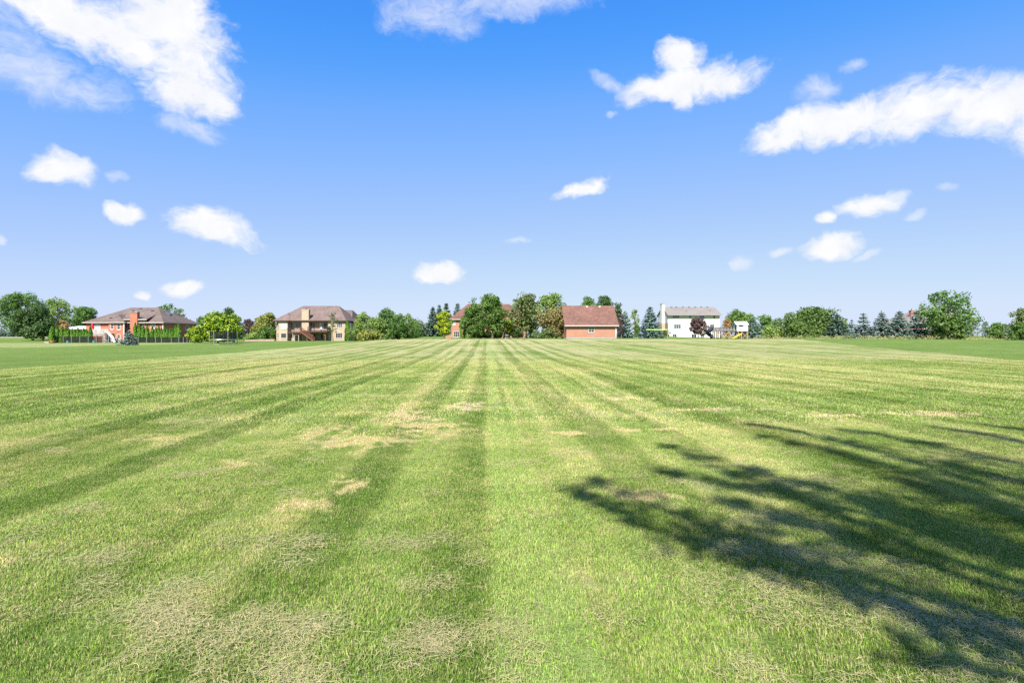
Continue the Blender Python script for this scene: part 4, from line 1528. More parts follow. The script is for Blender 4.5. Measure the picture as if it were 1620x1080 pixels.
pot(107, 126.5, 'turquoise', "turquoise pot by the black fence under the middle of the arborvitae row")
pot(148.4, 126.5, 'turquoise', "turquoise pot by the black fence near the deck of the brick house")
x = PX(82.6, 126.5)
pb = thing('toy_barrow', (x, 126.5, h1(x, 126.5)), "small orange barrow at the foot of the tallest arborvitae", 'barrow')
zz = h1(x, 126.5)
MB().hexa([(x - .25, 126.3, zz + .22), (x + .2, 126.3, zz + .22), (x + .2, 126.7, zz + .22), (x - .25, 126.7, zz + .22), (x - .35, 126.2, zz + .52), (x + .3, 126.2, zz + .52), (x + .3, 126.8, zz + .52), (x - .35, 126.8, zz + .52)]).build('tray', M['orange'], pb)
MB().tube([(x - .3, 126.46, zz + .14), (x - .3, 126.54, zz + .14)], [.14, .14], 12).build('wheel', M['rubber'], pb)
for s in (-1, 1):
    MB().beam((x - .3, 126.5 + s * .12, zz + .16), (x + .62, 126.5 + s * .25, zz + .5), .04).build('handle', M['wood_grey'], pb)
    MB().beam((x + .15, 126.5 + s * .2, zz), (x + .15, 126.5 + s * .2, zz + .25), .04).build('leg', M['grey_metal'], pb)
x = PX(76, 126.8)
zz = h1(x, 126.8)
bd = thing('planter_box', (x, 126.8, zz), "low weathered wooden planter box beside the orange barrow", 'planter')
for s in (0, 1):
    MB().box(x - .5, x + .5, 126.4 + s * .75, 126.44 + s * .75, zz, zz + .34).build('board', M['wood_grey'], bd)
    MB().box(x - .5 + s * .96, x - .46 + s * .96, 126.445, 127.145, zz, zz + .34).build('board', M['wood_grey'], bd)
MB().box(x - .46, x + .46, 126.45, 127.14, zz + .1, zz + .28).build('soil', M['bark'], bd)

# stone retaining wall left of the tan house, built of single blocks
D = 152.0
x0, x1 = PX(386, D), PX(429, D)
rw = thing('retaining_wall', ((x0 + x1) / 2, D, h1((x0 + x1) / 2, D)), "low pinkish stone retaining wall between purple tree and stone house", 'wall')
rr = random.Random(4)
xx = x0
while xx < x1:
    wv = rr.uniform(.55, 1.0)
    for lv in range(2):
        zz = h1(xx, D) - .05 + lv * .26
        dx = .2 if lv else 0
        MB().box(xx + dx + .012, xx + dx + wv - .012, D + rr.uniform(-.03, .03), D + .4, zz, zz + .25).build('block', M['stone_wall'], rw)
    xx += wv

# trampoline with safety net
D = 106.0
x = PX(353.5, D)
z = h1(x, D)
tp = thing('trampoline', (x, D, z), "round trampoline with black safety net in front of the yellow-green tree", 'trampoline')
RT = 2.35
zt = z + .88
ring = [(x + RT * math.cos(2 * math.pi * k / 40), D + RT * math.sin(2 * math.pi * k / 40), zt) for k in range(41)]
MB().tube(ring, [.075] * 41, 8, False).build('frame_ring', M['grey_metal'], tp)
MB().lathe((x, D, zt), [(RT - .35, -.02), (RT - .35, .0)], 40).build('jumping_mat', M['dark'], tp)
mb = MB()
for k in range(40):
    a, b = 2 * math.pi * k / 40, 2 * math.pi * (k + 1) / 40
    q = lambda r_, t_, h_: (x + r_ * math.cos(t_), D + r_ * math.sin(t_), zt + h_)
    mb.quad(q(RT - .38, a, .02), q(RT + .05, a, .085), q(RT + .05, b, .085), q(RT - .38, b, .02))
mb.build('spring_pad', M['grey_plastic'], tp)
net = MB()
for k in range(40):
    a, b = 2 * math.pi * k / 40, 2 * math.pi * (k + 1) / 40
    net.quad(q(RT - .12, a, .1), q(RT - .12, b, .1), q(RT - .12, b, 1.55), q(RT - .12, a, 1.55))
net.build('safety_net', M['net_black'], tp)
for k in range(6):
    a = 2 * math.pi * (k + .25) / 6
    cx, cy = x + RT * math.cos(a), D + RT * math.sin(a)
    MB().tube([(cx, cy, z + .05), (cx, cy, zt + 1.6)], [.05, .05], 8).build('net_pole', M['grey_metal'], tp)
    a2 = a + .42
    ex, ey = x + RT * math.cos(a2), D + RT * math.sin(a2)
    MB().tube([(cx, cy, zt - .02), (cx, cy, z + .05), (ex, ey, z + .05), (ex, ey, zt - .02)], [.045] * 4, 8).build('leg', M['grey_metal'], tp)


# ------------------------------------------------------------------ play set: white cabin on stilts, bridge, slide
def play_set():
    D = 116.0
    z0 = h1(PX(1160, D), D)
    X = lambda px: PX(px, D)
    Z = lambda py: PZ(py, D)
    r = thing('play_set', (X(1160), D, z0), "timber play set with white cabin, rope bridge and yellow slide", 'play set')
    zf = Z(523.6)
    # cabin
    a, b = X(1163.2), X(1180.4)
    w = Wall((a, D - .9), (b, D - .9))
    ze, zr = Z(513.0), Z(509.0)
    op = w.rect(1168.8, 1175.8, 514.0, 516.6)
    mb = MB()
    w.face(mb, zf, ze, [op], .06)
    Wall((b, D - .9), (b, D + .9)).face(mb, zf, ze)
    Wall((b, D + .9), (a, D + .9)).face(mb, zf, ze, [(w.L - op[1], w.L - op[0], op[2], op[3])], .06)
    wl = Wall((a, D + .9), (a, D - .9))
    wl.face(mb, zf, ze, [(.7, 1.4, zf + .05, ze - .1)], .06)
    mb.poly([(b, D - .9, ze), (b, D + .9, ze), (b, D, zr)])
    mb.poly([(a, D + .9, ze), (a, D - .9, ze), (a, D, zr)])
    cab = mb.build('cabin', M['white'], r)
    solid_roof(cab, [(a - .25, D - 1.1, ze - .06), (b + .1, D - 1.1, ze - .06), (b + .1, D, zr + .08), (a - .25, D, zr + .08), (b + .1, D + 1.1, ze - .06), (a - .25, D + 1.1, ze - .06)], [[0, 1, 2, 3], [3, 2, 4, 5]], M['white'], .06, 'cabin_roof')
    MB().box(X(1160.4), b + .05, D - .95, D + .95, zf - .14, zf - .003).build('cabin_floor', M['wood_dark'], r)
    for px in (1165.4, 1170.4, 1179.8):
        for yy in (D - .85, D + .85):
            MB().box(X(px) - .08, X(px) + .08, yy - .08, yy + .08, z0 - .15, zf - .145).build('post', M['wood_new'], r)
    for (p0, q0), (p1, q1) in (((1179.6, 526), (1172.4, 535)), ((1171, 526), (1178.6, 534))):
        MB().beam((X(p0), D - .98, Z(q0)), (X(p1), D - .98, Z(q1)), .1).build('brace', M['wood_new'], r)
    # bridge deck and tower on the left
    c, d = X(1125.2), X(1160.2)
    MB().box(c, d, D - .75, D + .75, zf - .12, zf - .01).build('bridge_floor', M['wood_dark'], r)
    for k in range(8):
        px = 1126 + k * 4.7
        MB().box(X(px) - .05, X(px) + .05, D - .80, D - .70, zf, Z(517.6)).build('rail_post', M['wood_red' if k < 3 else 'wood_grey'], r)
    MB().beam((c, D - .75, Z(517.7)), (d, D - .75, Z(518.6)), .08, .1).build('handrail', M['wood_dark'], r)
    MB().beam((c, D + .75, Z(517.7)), (d, D + .75, Z(518.6)), .08, .1).build('handrail', M['wood_dark'], r)
    MB().box(c + .1, d, D - .71, D - .70, zf + .02, Z(518.8)).build('rail_net', M['net_pale'], r)
    MB().box(c + .1, d, D + .70, D + .71, zf + .02, Z(518.8)).build('rail_net', M['net_pale'], r)
    for px, m_ in ((1126, 'wood_red'), (1132, 'wood_dark'), (1138, 'wood_dark'), (1152.5, 'wood_new')):
        for yy in (D - .68, D + .68):
            MB().box(X(px) - .07, X(px) + .07, yy - .07, yy + .07, z0 - .15, zf - .125).build('post', M[m_], r)
    for (p0, q0), (p1, q1) in (((1150.5, 524.5), (1141.5, 535)), ((1142, 525), (1150, 534.6)), ((1134, 525), (1142, 534)), ((1151, 524.6), (1155, 534.8))):
        MB().beam((X(p0), D - .85, Z(q0)), (X(p1), D - .85, Z(q1)), .12).build('brace', M['wood_new'], r)
    # open yellow slide
    mb = MB()
    P0, P1, P2 = Vector((X(1168.8), D - 1.1, Z(528.8))), Vector((X(1160), D - 1.3, Z(533.2))), Vector((X(1155.4), D - 1.35, Z(535.6)))
    for A, B in ((P0, P1), (P1, P2)):
        mb.beam(A, B, .5, .05)
        for s in (-.26, .26):
            mb.beam(A + Vector((0, s, .1)), B + Vector((0, s, .1)), .05, .24)
    mb.build('slide', M['yellow'], r)
    # dark spiral tube slide
    pts = []
    for k in range(17):
        t_ = k / 16
        an = math.pi * (.2 + 1.9 * t_)
        pts.append((X(1122.2) + .42 * math.cos(an), D - .2 - .55 * math.sin(an), Z(519.5) + (z0 + .4 - Z(519.5)) * t_))
    MB().tube(pts, [.36] * 17, 12).build('tube_slide', M['blue'], r, smooth=True)
    # swing seats
    for px in (1128.6, 1130.8):
        MB().box(X(px) - .18, X(px) + .18, D - .15, D + .15, z0 + .5, z0 + .6).build('swing_seat', M['blue_plastic'], r)
        for s in (-.17, .17):
            MB().beam((X(px) + s, D, z0 + .55), (X(px) + s, D, zf - .1), .025).build('swing_rope', M['dark'], r)
    # climbing ramp
    MB().beam((X(1158.2), D - .9, zf - .2), (X(1156), D - 1.2, z0 + .5), .5, .06).build('climbing_ramp', M['grey_plastic'], r)


play_set()

# volleyball net
D = 131.0
xa, xb = PX(1020.4, D), PX(1056, D)
vn = thing('volleyball_net', ((xa + xb) / 2, D, h1(xa, D)), "volleyball net with lime green top tape before the big blue spruce", 'net')
for x_, m_, r_ in ((xa, 'blue', .26), (xb, 'grey_metal', .07)):
    MB().tube([(x_, D, h1(x_, D) - .1), (x_, D, PZ(520.4, D))], [r_, r_ * .85], 10).build('net_post', M[m_], vn, "dark blue padded post" if m_ == 'blue' else None)
MB().box(xa + .25, xb, D - .02, D + .02, PZ(521.9, D), PZ(520.7, D)).build('top_tape', M['green_tape'], vn)
MB().box(xa + .25, xb, D - .004, D + .004, PZ(528, D), PZ(521.95, D)).build('mesh', M['net_volley'], vn)


def car(px, D, L, hgt, mat, label, van=False):
    """seen end-on: its length runs away from the camera"""
    x = PX(px, D)
    z = h1(x, D)
    r = thing('parked_car', (x, D, z), label, 'car')
    w = .9
    prof = [(-.5, .28), (-.5, .62), (-.46, .9), (-.4, 1.0), (-.3, 1.42), (.1, 1.42), (.26, .95), (.5, .8), (.5, .28)] if not van else [(-.5, .28), (-.5, 1.0), (-.47, 1.85), (.2, 1.92), (.34, 1.05), (.5, .9), (.5, .28)]
    k = hgt / (1.92 if van else 1.42)
    mb = MB()
    n = len(prof)
    for s in (1, -1):
        mb.v += [(x + s * w, D + a * L, z + b * k) for a, b in prof]
    mb.f = [tuple(range(n)), tuple(range(2 * n - 1, n - 1, -1))] + [(i + n, (i + 1) % n + n, (i + 1) % n, i) for i in range(n)]
    b = mb.build('body', M[mat], r)
    MB().box(x - w * .8, x + w * .8, D - .47 * L - .06, D - .47 * L, z + (1.0 if not van else 1.25) * k, z + (1.3 if not van else 1.7) * k).build('rear_window', M['glass'], b)
    for s in (-1, 1):
        for a in (-.31, .31):
            MB().tube([(x + s * (w - .2), D + a * L, z + .32), (x + s * (w + .02), D + a * L, z + .32)], [.32, .32], 14).build('wheel', M['rubber'], r)


car(671.6, 222.0, 4.2, 1.5, 'car_red', "tiny red car parked in the gap between far trees")
car(677.2, 228.0, 5.2, 2.1, 'car_white', "tiny white van parked in the gap behind the red car", True)


# pale gravel drive curving in from the left
def strip(name, pts, width, mat, dz=.02):
    mb = MB()
    L = []
    for k, p in enumerate(pts):
        a, b = Vector(pts[max(0, k - 1)]), Vector(pts[min(len(pts) - 1, k + 1)])
        s = Vector((b.y - a.y, a.x - b.x)).normalized() * width / 2
        for q in (-1, -.33, .33, 1):
            x_, y_ = p[0] + s.x * q, p[1] + s.y * q
            L.append((x_, y_, h1(x_, y_) + dz))
    mb.v = L
    for k in range(len(pts) - 1):
        for q in range(3):
            i = k * 4 + q
            mb.f.append((i, i + 1, i + 5, i + 4))
    o = mb.build(name, M[mat])
    return tag(o, None, None, kind='structure')


strip('path', [(-215 + 7.5 * k, 176 + .9 * k + .06 * k * k) for k in range(16)], 6.0, 'gravel', .05)


# ------------------------------------------------------------------ foliage
def mat_leaf(name, c1, c2, trans=.3, patch=.35, c3=None, f3=.12):
    m, t, out = mat_new(name)
    rnd = t.node('ShaderNodeAttribute', attribute_name='rnd').outputs['Fac']
    pos = t.node('ShaderNodeNewGeometry').outputs['Position']
    n = t.noise(pos, .55, 3.0, .6)
    f = t.math('ADD', t.math('MULTIPLY', rnd, 1 - patch), t.math('MULTIPLY', t.smooth(n, .3, .7), patch))
    col = t.mix(f, c1, c2)
    if c3:
        col = t.mix(t.math('LESS_THAN', t.math('FRACT', t.math('MULTIPLY', rnd, 23.1)), f3), col, c3)
    b = t.node('ShaderNodeBsdfPrincipled')
    t.l.new(col, b.inputs['Base Color'])
    b.inputs['Roughness'].default_value = .55
    b.inputs['Specular IOR Level'].default_value = .3
    tr = t.node('ShaderNodeBsdfTranslucent')
    t.l.new(t.mix(1.0, col, (1.1, 1.2, .5), 'MULTIPLY'), tr.inputs['Color'])
    mx = t.node('ShaderNodeMixShader')
    mx.inputs[0].default_value = trans
    t.l.new(b.outputs[0], mx.inputs[1])
    t.l.new(tr.outputs[0], mx.inputs[2])
    t.l.new(mx.outputs[0], out.inputs['Surface'])
    return m


LF = dict(
    green=mat_leaf("leaf_green", (0.046, 0.114, 0.022), (0.149, 0.268, 0.055)),
    bright=mat_leaf("leaf_bright_green", (.050, .112, .020), (.140, .240, .048)),
    dark=mat_leaf("leaf_dark_green", (0.032, 0.075, 0.022), (0.094, 0.162, 0.048)),
    olive=mat_leaf("leaf_olive", (0.065, 0.108, 0.032), (0.203, 0.243, 0.078)),
    light=mat_leaf("leaf_light_green", (0.101, 0.181, 0.036), (0.268, 0.365, 0.090)),
    yellow=mat_leaf("leaf_yellow", (.20, .28, .02), (.62, .60, .03), c3=(.12, .24, .025), f3=.36),
    lime=mat_leaf("leaf_lime", (.12, .22, .016), (.42, .50, .03), c3=(.07, .16, .02), f3=.3),
    grey=mat_leaf("leaf_grey_green", (0.097, 0.159, 0.081), (0.235, 0.317, 0.162)),
    purple=mat_leaf("leaf_purple", (0.036, 0.022, 0.026), (0.147, 0.084, 0.084), .2),
    rust=mat_leaf("leaf_rust", (0.260, 0.155, 0.073), (0.552, 0.308, 0.147), c3=(0.147, 0.212, 0.048), f3=.2),
    tanor=mat_leaf("leaf_tan", (.105, .115, .040), (.27, .225, .085), c3=(.33, .20, .08), f3=.10),
    mid=mat_leaf("leaf_mid_green", (.052, .105, .024), (.150, .230, .055)),
    weeds=mat_leaf("weed_straw", (0.260, 0.260, 0.097), (0.585, 0.487, 0.227), c3=(0.130, 0.212, 0.048), f3=.35),
    yolive=mat_leaf("leaf_yellow_olive", (0.090, 0.133, 0.026), (0.284, 0.308, 0.065), c3=(0.357, 0.276, 0.048), f3=.12),
    spruce=mat_leaf("needles_blue_spruce", (0.057, 0.101, 0.090), (0.179, 0.268, 0.243), .12),
    spruce2=mat_leaf("needles_silver_spruce", (.058, .098, .082), (.175, .245, .215), .12),
    pine=mat_leaf("needles_dark", (0.036, 0.078, 0.055), (0.111, 0.179, 0.127), .12),
    thuja=mat_leaf("thuja_sprays", (0.048, 0.138, 0.013), (0.143, 0.284, 0.022), .2),
)


def cards(P, Nrm, size, r, aspect=.78, jitter=.75):
    """leaf sprays: one four-cornered blade per point, facing roughly along Nrm"""
    n = len(P)
    N = Nrm + r.normal(0, jitter, (n, 3))
    N /= np.linalg.norm(N, axis=1)[:, None] + 1e-9
    T = np.cross(N, r.normal(0, 1, (n, 3)))
    T /= np.linalg.norm(T, axis=1)[:, None] + 1e-9
    B = np.cross(N, T)
    s = (size * r.uniform(.6, 1.35, n))[:, None]
    a = s * T * .5
    b = s * B * .5 * aspect
    k = r.uniform(-.35, .35, (n, 1))
    V = np.stack([P - a, P + b + a * k, P + a, P - b + a * k], 1)
    return V.reshape(-1, 3)


def crown_obj(V, r, mat, root, origin, name='crown', rn=None):
    n = len(V) // 4
    q = np.arange(n * 4).reshape(-1, 4)
    rn = r.uniform(0, 1, n) if rn is None else rn
    me = mesh_np(name, V - np.asarray(origin), q, mat, np.repeat(rn, 4))
    o = bpy.data.objects.new(name, me)
    COL.objects.link(o)
    o.parent = root
    return o


def limbs(mb, base, top, r0, targets, r, n=7):
    pts, rad = [], []
    for k in range(6):
        t_ = k / 5
        pts.append((base[0] + (top[0] - base[0]) * t_ + r.normal(0, .04) * (0 < k < 5), base[1] + (top[1] - base[1]) * t_, base[2] + (top[2] - base[2]) * t_))
        rad.append(r0 * (1.35 if k == 0 else 1 - .62 * t_))
    mb.tube(pts, rad, n)
    for tg in targets:
        t_ = r.uniform(.3, .85)
        s = Vector(base).lerp(Vector(top), t_)
        e = Vector(tg)
        m_ = s.lerp(e, .5) + Vector((0, 0, .12 * (e - s).length))
        mb.tube([s, m_, e], [r0 * .42 * (1 - .4 * t_), r0 * .26, r0 * .08], 5)


def broadleaf(name, cx, cy, z0, ztop, w, leaf, label, cat='tree', group=None, seed=1, loose=0.0, trunk=.22, fill=1.0, size=None, bark='bark', lobes=None, flat=1.0, group_kind=None):
    """tapered trunk, limbs to every lobe, crown of many leaf sprays gathered in uneven lobes with gaps between"""
    r = np.random.default_rng(seed)
    Ht = ztop - z0
    zc0 = z0 + Ht * trunk
    ch = ztop - zc0
    root = thing(name, (cx, cy, z0), label, cat, group)
    R0 = w / 2
    nl = lobes or int((11 + 6 * min(2.2, R0 / 3)) * (1 + .7 * loose))
    C, RR = [], []
    for k in range(nl):
        t_ = (k + .5) / nl
        zz = t_ ** .85
        prof = (math.sin(math.pi * min(1, max(0, .10 + .86 * zz))) ** .62) * flat
        a = k * 2.39996 + r.uniform(-.5, .5)
        rad = R0 * prof * r.uniform(.42, .84) * (1 + .22 * math.sin(2 * a + seed) + .14 * math.sin(3 * a + seed * 1.7))
        lr = R0 * r.uniform(.30, .48) * (1 - .22 * zz) * (1 - .3 * loose)
        C.append((cx + rad * math.cos(a), cy + rad * math.sin(a), zc0 + ch * zz * .93 + r.uniform(-.03, .03) * ch))
        RR.append(lr)
    for q in range(3):                       # uneven top
        C.append((cx + r.uniform(-.45, .45) * R0, cy + r.uniform(-.3, .3) * R0, ztop - R0 * (.22 + .2 * q)))
        RR.append(R0 * r.uniform(.18, .30))
    for q in ((.25, .5, .72) if loose < .4 else ()):
        C.append((cx, cy, zc0 + ch * q))
        RR.append(R0 * .5)
    C, RR = np.array(C), np.array(RR)
    # keep lobes under the given top and above the crown's foot
    C[:, 2] = np.clip(C[:, 2], zc0 + RR * .35, ztop - RR * .55)
    size = size or max(.24, min(.46, .04 * w + .13))
    area = 4 * np.pi * RR ** 2
    cnt = np.maximum(24, (area / size ** 2 * 2.0 * fill * (1 - .72 * loose)).astype(int))
    Ps, Ns, Rn = [], [], []
    for c, lr, n in zip(C, RR, cnt):
        d = r.normal(0, 1, (n, 3))
        d /= np.linalg.norm(d, axis=1)[:, None]
        # twig clusters: leaves bunch along a handful of directions, leaving gaps
        kd = r.normal(0, 1, (9, 3))
        kd /= np.linalg.norm(kd, axis=1)[:, None]
        pick = r.integers(0, 9, n)
        d = d * (.62 - .2 * loose) + kd[pick] * (.55 + .25 * loose)
        d /= np.linalg.norm(d, axis=1)[:, None]
        rho = lr * r.uniform(.45, 1.0, n) ** .6 * (1 + (.45 if loose else .16) * r.random(n) ** 3)
        P = c + d * rho[:, None] * np.array([1, 1, .82])
        Ps.append(P)
        Ns.append(d + np.array([0, 0, .35]))
        Rn.append(np.clip(r.uniform(0, 1) * .45 + r.uniform(0, .6, n), 0, 1))
    P, N, rn = np.concatenate(Ps), np.concatenate(Ns), np.concatenate(Rn)
    low = z0 + .06 * Ht
    P[:, 2] = np.where(P[:, 2] < low, low + r.uniform(0, .2, len(P)), P[:, 2])
    crown_obj(cards(P, N, size, r), r, LF[leaf], root, (cx, cy, z0), rn=rn)
    mb = MB()
    limbs(mb, (cx, cy, z0 - .15), (cx + r.normal(0, .15), cy, zc0 + ch * .72), max(.07, .028 * Ht), [tuple(c) for c in C[::2]], r)
    mb.build('trunk', M[bark], root)
    return root


def conifer(name, cx, cy, z0, ztop, w, leaf, label, group=None, seed=1, foot=.04, sparse=1.0):
    """spruce: whorls of drooping branches that end in upturned sprays, a bare leader on top"""
    r = np.random.default_rng(seed)
    Ht = ztop - z0
    root = thing(name, (cx, cy, z0), label, 'tree', group)
    R0 = w / 2
    Ps, Ns, Rn = [], [], []
    tiers = max(9, int(Ht / .42))
    mb = MB()
    mb.tube([(cx, cy, z0 - .15), (cx, cy, z0 + Ht * .5), (cx, cy, ztop - .05)], [.032 * Ht * .6 + .03, .016 * Ht, .02], 7)
    size = max(.26, min(.46, .062 * Ht))
    for k in range(tiers):
        t_ = (k + r.uniform(-.25, .25)) / tiers
        t_ = min(.97, max(0, t_))
        zt = z0 + Ht * (foot + (1 - foot) * t_)
        L0 = R0 * (1 - t_) ** .88 + .06 * R0
        nb = int((14 + r.integers(0, 5)) * (1 - .4 * t_) * sparse)
        off = r.uniform(0, 6.28)
        for b in range(max(4, nb)):
            a = off + b * 6.283 / nb + r.uniform(-.25, .25)
            L = L0 * r.uniform(.72, 1.16)
            m = max(3, int(L / (size * .36)))
            s = np.linspace(.12, 1, m) * L
            dz = -.28 * s + .34 * (s / max(L, .01)) ** 3 * L * .8
            px = cx + np.cos(a) * s
            py = cy + np.sin(a) * s
            P = np.stack([px, py, zt + dz], 1)
            reps = 4
            P = np.repeat(P, reps, 0) + r.normal(0, size * .28, (m * reps, 3)) * np.array([1, 1, .45])
            Ps.append(P)
            nn = np.array([math.cos(a) * .35, math.sin(a) * .35, 1.0])
            Ns.append(np.repeat(nn[None], len(P), 0))
            tip = np.repeat(s / L, reps)
            Rn.append(np.clip(.15 + .6 * tip ** 2 + r.uniform(-.15, .25, len(P)), 0, 1))
            if b % 2 == 0:
                mb.tube([(cx, cy, zt + .05), (float(px[-1]), float(py[-1]), float(zt + dz[-1]))], [.03, .008], 4, False)
    lead = np.stack([np.full(14, cx), np.full(14, cy), np.linspace(ztop - .09 * Ht, ztop, 14)], 1) + r.normal(0, .04, (14, 3))
    Ps.append(lead)
    Ns.append(np.repeat(np.array([[0, -.6, .6]]), 14, 0))
    Rn.append(np.full(14, .7))
    P, N, rn = np.concatenate(Ps), np.concatenate(Ns), np.concatenate(Rn)
    P[:, 2] = np.maximum(P[:, 2], z0 + .06)
    crown_obj(cards(P, N, size, r, .62, .5), r, LF[leaf], root, (cx, cy, z0), rn=rn)
    mb.build('trunk', M['bark'], root)
    return root


def thuja_mesh(seed, Hh, w):
    r = np.random.default_rng(seed)
    n = 1900
    t_ = r.uniform(0, 1, n) ** 1.25
    prof = np.clip((.62 + .75 * t_) * (1 - t_) ** .72, 0, 1) * 1.05
    a = r.uniform(0, 6.283, n)
    bulge = 1 + .13 * np.sin(a * 3 + seed) + .10 * np.sin(t_ * 17 + a * 2)
    rad = w / 2 * prof * bulge * r.uniform(.72, 1.05, n)
    P = np.stack([rad * np.cos(a), rad * np.sin(a), .05 + t_ * (Hh - .08)], 1)
    N = np.stack([np.cos(a), np.sin(a), np.full(n, .1)], 1)
    N = N + r.normal(0, .45, (n, 3))
    N /= np.linalg.norm(N, axis=1)[:, None]
    up = np.array([0, 0, 1.0]) + r.normal(0, .28, (n, 3))
    T = up - N * (N * up).sum(1)[:, None]
    T /= np.linalg.norm(T, axis=1)[:, None]
    B = np.cross(N, T)
    s = (r.uniform(.16, .34, n) * min(1.2, Hh / 3))[:, None]
    V = np.stack([P - T * s * .5, P + B * s * .3, P + T * s * .6, P - B * s * .3], 1).reshape(-1, 3)
    return mesh_np('crown', V, np.arange(n * 4).reshape(-1, 4), LF['thuja'], np.repeat(r.uniform(0, 1, n), 4))


THUJA = [thuja_mesh(300 + k, 3.2, 1.25) for k in range(5)]
tm = MB().tube([(0, 0, -.15), (0, 0, 2.2)], [.07, .03], 6)


def thuja(px, D, py_top, wpx, label, group=None, k=0, base=None):
    x = PX(px, D)
    z = h1(x, D)
    ro = thing('arborvitae', (x, D, z), label, 'tree', group)
    sz = (PZ(py_top, D) - z) / 3.2
    sw = wpx / F * D / 1.25
    c = bpy.data.objects.new('crown', THUJA[k % 5])
    COL.objects.link(c)
    c.parent = ro
    c.scale = (sw, sw, sz)
    c.rotation_euler = (0, 0, k * 1.3)
    t_ = bpy.data.objects.new('trunk', THUJA_TRUNK)
    COL.objects.link(t_)
    t_.parent = ro
    t_.scale = (1, 1, sz)
    return ro


_o = tm.build('trunk', M['bark'])
THUJA_TRUNK = _o.data
bpy.data.objects.remove(_o)

ORD = ['first', 'second', 'third', 'fourth', 'fifth', 'sixth', 'seventh', 'eighth', 'ninth', 'tenth', 'eleventh', 'twelfth', 'thirteenth', 'fourteenth']
row1 = [(82.2, 515.6, 9.5), (90.4, 515.8, 9), (98.2, 516.6, 8.5), (103.6, 519.2, 7), (108, 518.6, 7.5), (114.2, 520, 7), (118.4, 521, 6.5), (123.2, 518.6, 7), (128, 520.6, 6.5), (132.4, 519.6, 6.5), (137, 520.8, 6.5), (142.8, 516.6, 7)]
for i, (px, pt_, w_) in enumerate(row1):
    D = 127.2 if i == 0 else 131.0
    lb = "big arborvitae standing outside the left end of the black pool fence" if i == 0 else f"{ORD[i]} arborvitae from the left in the row behind the pool fence"
    thuja(px, D, pt_, w_ * 1.3, lb, "arborvitae behind the pool fence", i)
row2 = [(214, 510.6, 7.5), (220.4, 512.6, 8), (226.6, 514.8, 7), (233, 515.4, 8), (240.8, 516.6, 7), (246.6, 517.6, 6.5), (251.2, 515.6, 6), (255.6, 518.4, 6), (260, 516.6, 6.5), (264.6, 519.6, 6), (268.8, 519, 6), (272.8, 519.4, 5.5), (277.8, 513.8, 7), (282.6, 511.4, 7.5)]
for i, (px, pt_, w_) in enumerate(row2):
    thuja(px, 134.5, pt_, w_ * 1.3, f"{ORD[i]} arborvitae from the chimney in the row before the brick house", "arborvitae before the brick house", i + 2)
thuja(96.4, 126.4, 533.2, 6.5, "dwarf cone shaped arborvitae in front of the black pool fence", None, 1)
thuja(549.6, 151.0, 507.4, 11.5, "lone column of arborvitae at the corner of the stone house", None, 3)
thuja(729.6, 141.0, 501.6, 6.0, "narrow tall arborvitae left of two before the salmon brick house", None, 0)
thuja(735.4, 140.0, 512.0, 8.0, "shorter wider arborvitae right of the narrow one before salmon house", None, 4)

